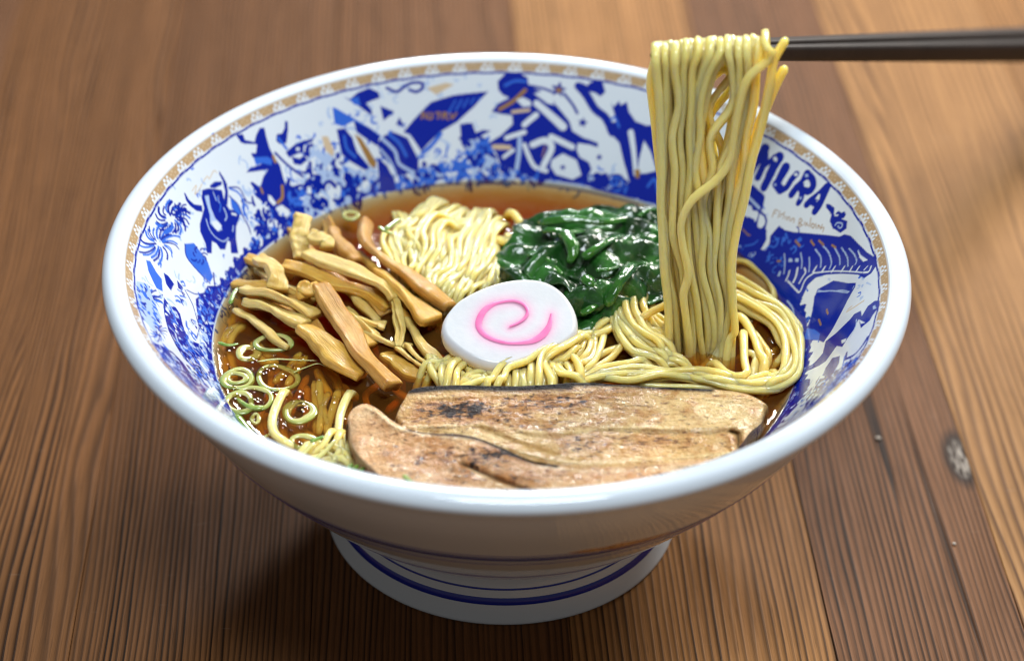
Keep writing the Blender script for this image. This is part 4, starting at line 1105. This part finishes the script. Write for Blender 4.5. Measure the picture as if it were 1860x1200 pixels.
ol = spline(np.c_[np.vstack([outl, outl[:1]]), np.zeros(len(outl) + 1)], 161)[:-1, :2]
spir = crop(*CK, '728,566 800,535 865,490 892,430 860,370 790,335 700,335 580,365 500,420 455,500 450,570 500,640 600,690 720,716 850,712 950,690 1030,640 1082,570 1102,500 1106,452')
spw = np.interp(np.linspace(0, 1, 90), np.linspace(0, 1, 20), [.5, .7, .8, .8, .75, .75, .8, 1.3, 1.6, 1.7, 1.4, 1.1, .9, .8, .9, 1.2, 1.6, 1.7, 1.2, .5]) * 7.2
sp2 = spline(np.c_[spir, np.zeros(20)], 90)[:, :2]
rings = np.r_[np.linspace(0.02, .94, 44), .97, .99, 1.0]
cv, pinkv, creamv = [], [], []
for rr in rings:
    q = cen + (ol - cen) * rr
    p3 = on_cake(q); edge = np.clip((rr - .94) / .06, 0, 1)
    p3[:, 2] += -.012 * edge ** 2 + .0025 * wave(p3[:, 0] * 20, p3[:, 1] * 20, 5, 1.0, 2)
    cv.append(p3)
    dmin = np.min(np.hypot(q[:, None, 0] - sp2[None, :, 0], q[:, None, 1] - sp2[None, :, 1]) - spw[None] * .5, axis=1)
    pinkv.append(np.clip(.55 * np.exp(-np.maximum(dmin, 0) / 7.5), 0, 1)); creamv.append(np.full(len(q), .12 * edge))
c3 = on_cake(cen[None])[0]
for dz, grow in ((.008, 1.005), (.018, 1.006), (.028, .985), (.032, .95)):
    p3 = c3 + (on_cake(ol) - c3) * grow; p3 = p3 - np.array([0, 0.006, 1]) * (dz + .008) * (1 + .08 * np.sin(np.linspace(0, 40, len(ol))))[:, None]
    cv.append(p3); pinkv.append(np.zeros(len(ol))); creamv.append(np.full(len(ol), .35 + dz * 8))
cake = thing('fish_cake', (CN[0], CN[1], CN[2] - .08), 'white fish cake slice with a pink swirl in the middle of the bowl', 'fish cake')
cvs = np.vstack(cv); nol = len(ol)
fc = [tuple(x) for x in grid_faces(len(cv), nol, True)] + [tuple(range(nol))[::-1], tuple(range((len(cv) - 1) * nol, len(cv) * nol))]
mesh_obj('slice', cvs, fc, M['cake'], cake, attrs={'pink': np.hstack(pinkv), 'cream': np.clip(np.hstack(creamv), 0, .7)})
tg = np.gradient(sp2, axis=0); nm = np.c_[-tg[:, 1], tg[:, 0]]; nm /= np.linalg.norm(nm, axis=1, keepdims=True)
sv = []
for s_, dz in ((-1, .0), (-.6, .0009), (0, .0012), (.6, .0009), (1, .0)):
    p3 = on_cake(sp2 + nm * (spw * .5 * s_)[:, None]); p3[:, 2] += dz + .0009; sv.append(p3)
mesh_obj('swirl', np.vstack(sv), grid_faces(5, 90)[:, ::-1].copy(), M['swirl'], cake)

# ------------------------------------------------------------------ pork
def slab(name, top_px, bot_px, z_fn, thick, m, label, chars, blacks, creases, fats, layers=(), nu=190, nv=72, seed=0):
    a = spline(np.c_[top_px, np.zeros(len(top_px))], nu)[:, :2]; b = spline(np.c_[bot_px, np.zeros(len(bot_px))], nu)[:, :2]
    jit = np.c_[wave(np.linspace(0, 30, nu), 0, seed, 1, 4), wave(np.linspace(0, 30, nu), 0, seed + 1, 1, 4)] * 1.3
    a, b = a + jit, b + jit[::-1]
    vv = np.linspace(0, 1, nv)[:, None, None]
    q = a[None] * (1 - vv) + b[None] * vv                              # nv, nu, 2
    u = np.broadcast_to(np.linspace(0, 1, nu)[None], (nv, nu)); v = np.broadcast_to(np.linspace(0, 1, nv)[:, None], (nv, nu))
    z = SOUP + z_fn(u, v) + .0045 * wave(q[..., 0] * .03, q[..., 1] * .06, seed + 5, 1.0, 3)
    ch = np.zeros((nv, nu)); bk = np.zeros((nv, nu)); ft = np.zeros((nv, nu))
    for (cx, cy, rx, ry, s_) in chars: ch = np.maximum(ch, s_ * np.exp(-((q[..., 0] - cx) / rx) ** 2 - ((q[..., 1] - cy) / ry) ** 2))
    for (cx, cy, rx, ry, s_) in fats: ft = np.maximum(ft, s_ * np.exp(-((q[..., 0] - cx) / rx) ** 2 - ((q[..., 1] - cy) / ry) ** 2))
    def pdist(line_):
        L_ = spline(np.c_[line_, np.zeros(len(line_))], 60)[:, :2]
        best = np.full((nv, nu), 1e9)
        for k in range(60): best = np.minimum(best, np.hypot(q[..., 0] - L_[k, 0], (q[..., 1] - L_[k, 1]) * 1.5))
        return best
    for (ln, wd, s_) in blacks: bk = np.maximum(bk, np.clip(s_ * np.exp(-(pdist(ln) / wd) ** 2), 0, 1))
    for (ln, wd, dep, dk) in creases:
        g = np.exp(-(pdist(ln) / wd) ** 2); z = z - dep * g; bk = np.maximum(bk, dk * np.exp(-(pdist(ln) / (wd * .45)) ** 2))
    for (ln, wd, s_) in layers:                                        # thin pale fat between the meat
        g = np.exp(-(pdist(ln) / wd) ** 2); ft = np.maximum(ft, s_ * g); z = z + .0035 * g; ch = ch * (1 - .7 * g)
    e = np.minimum(np.minimum(u, 1 - u) * 30, np.minimum(v, 1 - v) * 14); e = np.clip(e, 0, 1)
    z = z - thick * .35 * (1 - e) ** 2 * np.clip(v * 8 + .12, 0, 1)
    top = P(q[..., 0], q[..., 1], z)
    verts = [top.reshape(-1, 3)]
    loop = np.r_[np.arange(nu), nu * np.arange(1, nv) + nu - 1, (nv - 1) * nu + np.arange(nu - 2, -1, -1), nu * np.arange(nv - 2, 0, -1)]
    rim = verts[0][loop]; cc = rim.mean(0)
    attr = {'char': [ch.ravel()], 'fat': [ft.ravel()], 'black': [bk.ravel()], 'fibre': [(v * 3 + .15 * np.sin(u * 6)).ravel()], 'along': [(u * 3).ravel()]}
    nl = len(loop)
    F = [tuple(x) for x in grid_faces(nv, nu)]
    prev = loop; base = nv * nu
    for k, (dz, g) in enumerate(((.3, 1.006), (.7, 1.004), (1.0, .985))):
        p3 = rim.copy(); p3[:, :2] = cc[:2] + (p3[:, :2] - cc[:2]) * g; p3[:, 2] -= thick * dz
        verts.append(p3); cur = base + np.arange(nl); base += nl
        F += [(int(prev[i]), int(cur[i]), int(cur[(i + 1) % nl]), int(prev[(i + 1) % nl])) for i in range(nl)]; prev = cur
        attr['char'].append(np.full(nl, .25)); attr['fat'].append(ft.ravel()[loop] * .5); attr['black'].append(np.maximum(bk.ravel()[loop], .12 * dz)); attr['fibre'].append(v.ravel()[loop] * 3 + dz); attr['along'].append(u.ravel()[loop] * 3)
    F.append(tuple(int(i) for i in prev))
    o = mesh_obj(name, np.vstack(verts), F, m, attrs={k: np.hstack(x) for k, x in attr.items()})
    return tag(o, label, 'pork slice', 'pork slices')


A_top = np.array(px('717,764 722,748 734,727 752,706 800,701 850,700 930,701 1000,698 1060,695 1120,698 1200,703 1280,707 1340,712 1370,720 1392,734 1395,745'))
A_bot = np.array(px('717,770 745,798 800,815 850,826 930,850 1000,864 1100,868 1200,862 1280,850 1330,828 1350,808 1362,790 1380,772 1390,755'))
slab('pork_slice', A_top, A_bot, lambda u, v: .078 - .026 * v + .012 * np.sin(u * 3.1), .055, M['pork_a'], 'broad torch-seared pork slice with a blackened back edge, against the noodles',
     [(840, 745, 80, 22, 1.15), (790, 740, 50, 20, .75), (900, 755, 90, 18, .7), (1000, 730, 120, 30, .72), (1080, 715, 90, 20, .55), (960, 770, 160, 16, .5), (1150, 740, 120, 28, .38), (1060, 805, 60, 22, .62), (1200, 800, 110, 18, .55),
      (1110, 790, 60, 10, .5), (1290, 720, 60, 12, .25), (1330, 800, 25, 18, .45), (760, 760, 40, 18, .5), (1250, 705, 90, 8, .45), (920, 735, 120, 50, .33), (1180, 770, 160, 40, .22)],
     [(np.array(px('745,704 800,699 850,698 930,700 1000,697 1030,696')), 14.0, 2.4), (np.array(px('1030,696 1120,697 1200,702 1290,707')), 8.0, 1.4)],
     [(np.array(px('900,766 960,790 1020,792 1080,782 1200,785 1280,788 1320,783 1342,786')), 6, .005, .25), (np.array(px('1328,783 1340,790 1341,812')), 5, .014, .8), (np.array(px('870,776 940,804 1010,826')), 6, .006, .0)],
     [(1290, 745, 130, 40, .9), (1060, 775, 160, 14, .8), (880, 790, 110, 14, .8), (1200, 735, 140, 20, .5), (1150, 775, 150, 10, .8)],
     [(np.array(px('722,776 800,774 880,772 960,784 1040,786 1120,776 1230,778 1335,774')), 4.5, 1.0), (np.array(px('800,796 880,800 950,822 1020,838 1100,840 1220,832 1330,822')), 5, 1.0), (np.array(px('760,722 900,718 1040,712 1180,716 1330,728')), 3, .7)], seed=11)
B_top = np.array(px('629,778 634,752 646,738 664,733 684,741 706,760 735,776 775,785 830,788 872,796 915,814 960,834 1010,844 1060,848 1120,847 1200,842 1262,836 1300,832 1318,836'))
B_bot = np.array(px('630,795 640,815 655,838 680,860 705,886 760,915 850,940 930,955 1000,960 1080,958 1150,945 1220,925 1270,900 1300,872 1318,850'))
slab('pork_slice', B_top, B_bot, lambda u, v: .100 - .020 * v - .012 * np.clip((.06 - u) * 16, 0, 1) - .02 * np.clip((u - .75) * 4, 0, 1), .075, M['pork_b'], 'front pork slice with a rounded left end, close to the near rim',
     [(880, 830, 60, 26, .85), (920, 822, 45, 16, .95), (800, 830, 70, 30, .62), (750, 790, 60, 18, .5), (850, 850, 60, 20, .7), (760, 845, 70, 24, .5), (830, 868, 60, 14, .6), (940, 868, 60, 18, .6), (1000, 862, 60, 14, .45), (690, 770, 40, 24, .42),
      (950, 895, 40, 8, .7), (1090, 855, 80, 14, .4), (1180, 858, 60, 12, .35), (720, 820, 60, 20, .42), (1020, 840, 60, 10, .5)],
     [(np.array(px('745,783 790,786')), 2.5, .7), (np.array(px('745,780 790,787 830,790 872,798 915,816 960,836 1010,846')), 5.5, 1.1), (np.array(px('629,765 633,800 645,825 660,850')), 5, .45)],
     [(np.array(px('840,842 880,860 930,880 972,896')), 7, .012, .75), (np.array(px('960,836 1010,850 1100,856 1200,850 1280,846')), 6, .006, .15)],
     [(690, 755, 50, 10, .7), (1000, 900, 120, 20, .6), (740, 880, 60, 20, .5), (1150, 850, 140, 6, .6)],
     [(np.array(px('664,740 684,748 706,766 740,782 800,792 850,796')), 5, 1.0), (np.array(px('850,850 900,876 950,898 1000,905')), 4.5, .9), (np.array(px('980,846 1080,856 1180,852 1290,842')), 4, .9)], seed=23)

# ------------------------------------------------------------------ spinach
SPC = (900, 340, 4.2853)
sp0 = P(1075, 480, SOUP)
spin = thing('spinach', sp0, 'heap of glossy dark green boiled spinach between fish cake and lifted noodles', 'spinach')


def leaf(cx, cy, ang, ln, wd, z, seed, tilt=0.0):
    nu, nv = 34, 24
    u, v = np.meshgrid(np.linspace(-1, 1, nu), np.linspace(-1, 1, nv))
    outline = np.sqrt(np.clip(1 - np.abs(u) ** 2.4, 0.0, 1)) * .92 + .08
    x = u * ln / 2; y = v * outline * wd / 2 * (1 + .12 * np.sin(u * 6 + seed))
    f = wave(x * 1, y * 1, seed, 26, 3)
    zz = .020 * f + .020 * np.sin(v * 3 + u * 2 + seed) - .030 * (u * u + v * v * .8) + .010 * np.abs(wave(x, y, seed + 1, 60, 2))
    c = P(cx, cy, SOUP + z); ca, sa = math.cos(ang), math.sin(ang)
    g = np.stack([c[0] + x * ca - y * sa, c[1] + x * sa + y * ca, c[2] + zz + tilt * x], -1).reshape(-1, 3)
    o = mesh_obj('leaf', g, grid_faces(nv, nu), M['leaf'], spin)
    md = o.modifiers.new('thickness', 'SOLIDIFY'); md.thickness = .0006
    return o


LF = [(1075, 392, .05, .34, .13, .055, 0), (1010, 410, .2, .20, .15, .065, 0), (975, 435, 1.2, .18, .14, .06, 0), (965, 470, .5, .17, .15, .055, 0), (985, 495, -.4, .20, .13, .055, 0), (1010, 465, .9, .18, .13, .075, 0),
      (1060, 440, .3, .24, .15, .085, 0), (1110, 425, -.2, .26, .16, .085, 0), (1160, 410, .6, .20, .14, .07, 0), (1180, 450, 1.3, .20, .15, .07, 0), (1135, 460, .5, .24, .14, .09, 0), (1090, 475, -.5, .22, .13, .085, 0), (1175, 490, .2, .20, .13, .065, 0),
      (1130, 500, 1.0, .17, .12, .075, 0), (1080, 515, .7, .20, .12, .07, 0), (1045, 505, -.6, .18, .12, .07, 0), (1060, 550, 1.0, .18, .11, .05, 0), (1090, 555, .3, .16, .10, .045, 0), (1030, 530, -.8, .15, .10, .05, 0), (1180, 395, -.3, .18, .11, .055, 0), (1200, 470, .9, .18, .14, .055, 0),
      (1085, 578, .2, .13, .07, .02, 0), (1130, 385, .0, .22, .09, .05, 0), (1195, 520, .5, .15, .1, .04, 0)]
for k, (cx, cy, an, ln, wd, z, tl) in enumerate(LF): leaf(cx, cy, an, ln * 1.15, wd * 1.2, z, k + 40, tl)


def stem(tx, z, wpx, taper=(1, .6), seed=0):
    q = crop(*SPC, tx); zz = SOUP + np.interp(np.linspace(0, 1, len(q)), np.linspace(0, 1, len(z)), z)
    c = spline(P(q[:, 0], q[:, 1], zz), 30); th = np.linspace(0, 2 * math.pi, 15)[:-1]; r0 = wpx / 705 / 2
    def prof(t):
        r = r0 * (taper[0] + (taper[1] - taper[0]) * t) * (1 + .08 * math.sin(9 * t + seed)) * min(1, .6 + 6 * min(t, 1 - t))
        rr = r * (1 + .12 * np.cos(5 * th + seed))
        return np.c_[np.cos(th) * rr * 1.15, np.sin(th) * rr * .8]
    v, f = sweep_mesh(c, prof, up=np.array([0, 0, 1.0]))
    return mesh_obj('stem', v, f, M['stem'], spin)


for k, a in enumerate([('345,275 480,255 640,250 850,270 1060,240', [.075, .105, .10, .08], 19, (1.1, .7)), ('860,920 920,820 980,720 1070,600', [.06, .09, .105, .10], 19, (.9, 1.0)), ('680,550 780,480 880,420 1000,370', [.10, .115, .115, .10], 16, (1.1, .5)),
                       ('540,360 590,440 600,520 570,590', [.105, .11, .10, .08], 24, (1.2, .6)), ('660,985 730,950 810,905', [.05, .06, .055], 15, (1.0, .7)), ('690,700 740,750 790,780', [.10, .10, .08], 20, (1.0, .8)), ('250,530 320,515 400,560 520,680', [.08, .085, .07], 12, (1, .6)),
                       ('370,340 470,335 600,350 700,340', [.09, .105, .10, .08], 12, (1, .7)), ('1110,230 1190,180 1280,170', [.08, .085, .07], 9, (1, .7)), ('780,650 880,640 960,620', [.10, .105, .09], 10, (1, .6))]):
    stem(a[0], a[1], a[2], a[3], k)

# ------------------------------------------------------------------ scallions
SG = 'scallion rings on the broth'


def ring(cx, cy, rx, ry, wpx, green, label, z=.004, h=.009, seed=0, name='scallion_ring', cat='scallion ring', group=SG, arc_=(0, 2 * math.pi)):
    full = arc_[1] - arc_[0] > 6.2
    n = 56; a = np.linspace(arc_[0], arc_[1], n, endpoint=not full)
    r = np.random.default_rng(seed)
    wob = 1 + .07 * np.sin(2 * a + r.uniform(0, 6)) + .05 * np.sin(3 * a + r.uniform(0, 6))
    mid = np.c_[cx + rx * np.cos(a) * wob, cy + ry * np.sin(a) * wob]
    tilt = r.uniform(-.004, .004)
    c = P(mid[:, 0], mid[:, 1], SOUP + z + tilt * np.cos(a + r.uniform(0, 6)))
    ctr = P(cx, cy, SOUP + z); w = wpx / 705
    th = np.linspace(0, 2 * math.pi, 11)[:-1]; w *= 1.75
    verts, gg = [], []
    for k in range(n):
        out = c[k] - ctr; out[2] = 0; out /= np.linalg.norm(out) + 1e-9
        ww = w * (1 + .15 * math.sin(a[k] * 2 + seed))
        verts.append(c[k] + np.cos(th)[:, None] * ww / 2 * out + np.sin(th)[:, None] * np.array([0, 0, h / 2])); gg.append(np.clip(.5 + .5 * np.cos(th), 0, 1) * green ** .6)
    m_ = len(th)
    if full:
        i = np.arange(n)[:, None]; j = np.arange(m_)[None]
        F = [tuple(x) for x in np.stack([i * m_ + j, i * m_ + (j + 1) % m_, ((i + 1) % n) * m_ + (j + 1) % m_, ((i + 1) % n) * m_ + j], -1).reshape(-1, 4)]
    else:
        F = [tuple(x) for x in grid_faces(n, m_, True)] + [tuple(range(m_))[::-1], tuple(range((n - 1) * m_, n * m_))]
    o = mesh_obj(name, np.vstack(verts), F, M['scallion'], attrs={'green': np.hstack(gg)})
    return tag(o, label, cat, group)


RG = [(265, 305, 62, 39, 9, .10, 'thick whitish scallion ring, the roundest near the left wall'), (195, 480, 95, 64, 7, .85, 'wide green scallion ring touching the left wall'), (185, 475, 60, 36, 6, .5, 'pale inner scallion ring nested in the wide green one'),
      (465, 475, 128, 84, 6, .65, 'largest thin scallion ring with dark broth inside'), (310, 612, 118, 72, 6, .8, 'thin green scallion ring with a green scrap on its near edge'), (205, 640, 92, 62, 7, .75, 'scallion ring overlapped on the right by another, at the left wall'),
      (615, 705, 92, 62, 10, .55, 'thick yellow green scallion ring alone in open broth'), (315, 752, 22, 30, 5, .1, 'tiny whitish scallion ring near the front left'), (440, 235, 112, 56, 6, .75, 'faint green scallion ring over the thin bamboo strip end'),
      (445, 905, 78, 42, 5, .8, 'thin scallion ring at the front left rim'), (650, 910, 95, 40, 7, .4, 'pale scallion ring collapsed on the noodles at the front rim')]
for k, (cx, cy, rx, ry, w, g, lab) in enumerate(RG):
    x0, y0 = crop(*C8, '%f,%f' % (cx, cy))[0]; ring(x0, y0, rx / 3.75, ry / 3.75, w, g, lab, seed=k, z=-.0035 + .0025 * (k % 3))
x0, y0 = crop(*C4, '790,105')[0]; ring(x0, y0, 12, 7, 6, .3, 'pale scallion ring at the back wall behind the bamboo', z=.02, seed=30)


def sliver(view, tx, wpx, green, label, z=.008, seed=0, taper=(1, .6)):
    q = crop(*view, tx); c = spline(P(q[:, 0], q[:, 1], SOUP + z), 24); th = np.linspace(0, 2 * math.pi, 11)[:-1]; w = wpx / 705
    def prof(t):
        k = (taper[0] + (taper[1] - taper[0]) * t) * min(1, .4 + 5 * min(t, 1 - t)); return np.c_[np.cos(th) * w / 2 * k, np.sin(th) * w / 4 * k]
    v, f = sweep_mesh(c, prof, up=np.array([0, 0, 1.0]))
    o = mesh_obj('scallion_sliver', v, f, M['scallion'], attrs={'green': np.full(len(v), green)})
    return tag(o, label, 'scallion', 'scallion slivers')


sliver(C8, '180,725 240,800 300,860 350,895', 17, 1.0, 'long green scallion piece lying along the front left wall', .012, 1)
sliver(C8, '190,610 260,660 330,675 370,665', 11, .9, 'green scallion scrap crossing two rings', .016, 2, (.5, 1.2))
sliver(C8, '325,362 450,345 590,350 730,355', 5, .35, 'straight thin scallion strand across the broth', .006, 3)
sliver(C8, '575,435 660,400 740,375 800,398', 4, .45, 'curved thin scallion strand near the golden bamboo end', .006, 4)
sliver(C8, '60,230 130,250 200,240', 9, 1.0, 'green scallion scrap above the whitish ring', .006, 5)
sliver(C8, '600,1030 660,970 720,910', 10, .15, 'white scallion sliver at the front rim, left one of two', .045, 6)
sliver(C8, '720,1030 800,960 860,890', 11, .12, 'white scallion sliver at the front rim, right one of two', .05, 7)
sliver(C8, '690,905 740,885 785,870', 10, 1.0, 'small green scallion bit above the white slivers', .04, 8)
for k, tx in enumerate(['925,1120 955,1080 975,1055', '960,1130 995,1085 1015,1062', '1000,1140 1035,1100 1060,1080']):
    sliver(C8, tx, 12, 1.0, 'bright green chopped scallion at the rim by the pork, %s of three' % ('leftmost', 'middle', 'rightmost')[k], .05, 9 + k)
sliver((400, 360, 3.3333), '1000,190 1050,150 1090,120', 13, .9, 'green scallion piece on the rear noodles beside the brown bamboo', .085, 12)
sliver((400, 360, 3.3333), '960,170 1000,200 1050,215', 10, .8, 'green scallion shred just below the other on the rear noodles', .08, 13)
sliver((400, 360, 3.3333), '60,640 80,580 105,540', 10, 1.0, 'green scallion piece standing at the left wall by the bamboo', .03, 14)
sliver((600, 670, 4.4286), '590,850 630,890 700,940', 10, .75, 'green scallion shred stuck on the near edge of the pork', .10, 15)

# ------------------------------------------------------------------ chopsticks
def chopstick(p0, p1, w0, w1, label):
    c = spline(np.array([p0, p1]), 14); th = np.linspace(0, 2 * math.pi, 25)[:-1]
    sq = 1 / (np.abs(np.cos(th)) ** 6 + np.abs(np.sin(th)) ** 6) ** (1 / 6)
    def prof(t):
        w = (w0 + (w1 - w0) * t) / 2; return np.c_[np.cos(th) * sq * w, np.sin(th) * sq * w]
    v, f = sweep_mesh(c, prof, up=np.array([0, 0, 1.0]))
    return tag(mesh_obj('chopstick', v, f, M['stick'], origin=p0), label, 'chopstick', 'pair of chopsticks')


chopstick(V(1192, 97, .052), V(2060, 90, 2.6), .030, .088, 'nearer dark brown chopstick holding up the noodles')
chopstick(V(1197, 90, .088), V(2060, 66, 2.75), .030, .088, 'farther dark brown chopstick, just behind the other')

# ------------------------------------------------------------------ oil on the broth
ov, of = [], []
for k in range(230):
    if k < 140: q = crop(*C8, '%f,%f' % (rng.uniform(60, 980), rng.uniform(60, 960)))[0]
    else: q = (rng.uniform(1040, 1440), rng.uniform(560, 690))
    c = P(q[0], q[1], SOUP + .0006)
    if math.hypot(c[0], c[1]) > .72: continue
    r = rng.choice([.004, .005, .007, .010, .015]) * rng.uniform(.7, 1.3); b = len(ov)
    for (s_, zz) in ((1, 0), (.8, .5), (.45, .85)):
        for j in range(10): ov.append((c[0] + r * s_ * math.cos(j * .6283), c[1] + r * s_ * math.sin(j * .6283), c[2] + r * .35 * zz))
    for l in range(2):
        for j in range(10): of.append((b + l * 10 + j, b + l * 10 + (j + 1) % 10, b + l * 10 + 10 + (j + 1) % 10, b + l * 10 + 10 + j))
    of.append(tuple(b + 20 + j for j in range(10)))
tag(mesh_obj('oil_droplets', ov, of, M['oil']), 'tiny clear oil droplets floating on the broth', 'oil', None, 'stuff')

# ------------------------------------------------------------------ crumbs on the table
tcr = NT('crumb'); M['crumb'] = tcr.p(Base_Color=(0.46, 0.40, 0.33), Roughness=.8)
for k, (cx, cy, lab) in enumerate([(1595, 797, 'pale crumb on the dark board, nearer the bowl'), (1733, 988, 'pale crumb on the dark board, lower and farther right')]):
    c0 = P(cx, cy, 0.0); r0 = (.0075, .0055)[k]; vs, fs = [], []
    q_ = np.random.default_rng(900 + k)
    for i in range(5):
        lat = -1.2 + i * .6
        for j in range(8): vs.append(c0 + np.array([math.cos(j * .7854) * math.cos(lat), math.sin(j * .7854) * math.cos(lat), .62 * (math.sin(lat) + .93)]) * r0 * q_.uniform(.7, 1.2))
    fs = [tuple(x) for x in grid_faces(5, 8, True)] + [tuple(range(8))[::-1], tuple(range(32, 40))]
    tag(mesh_obj('crumb', vs, fs, M['crumb']), lab, 'crumb', 'crumbs on the table')
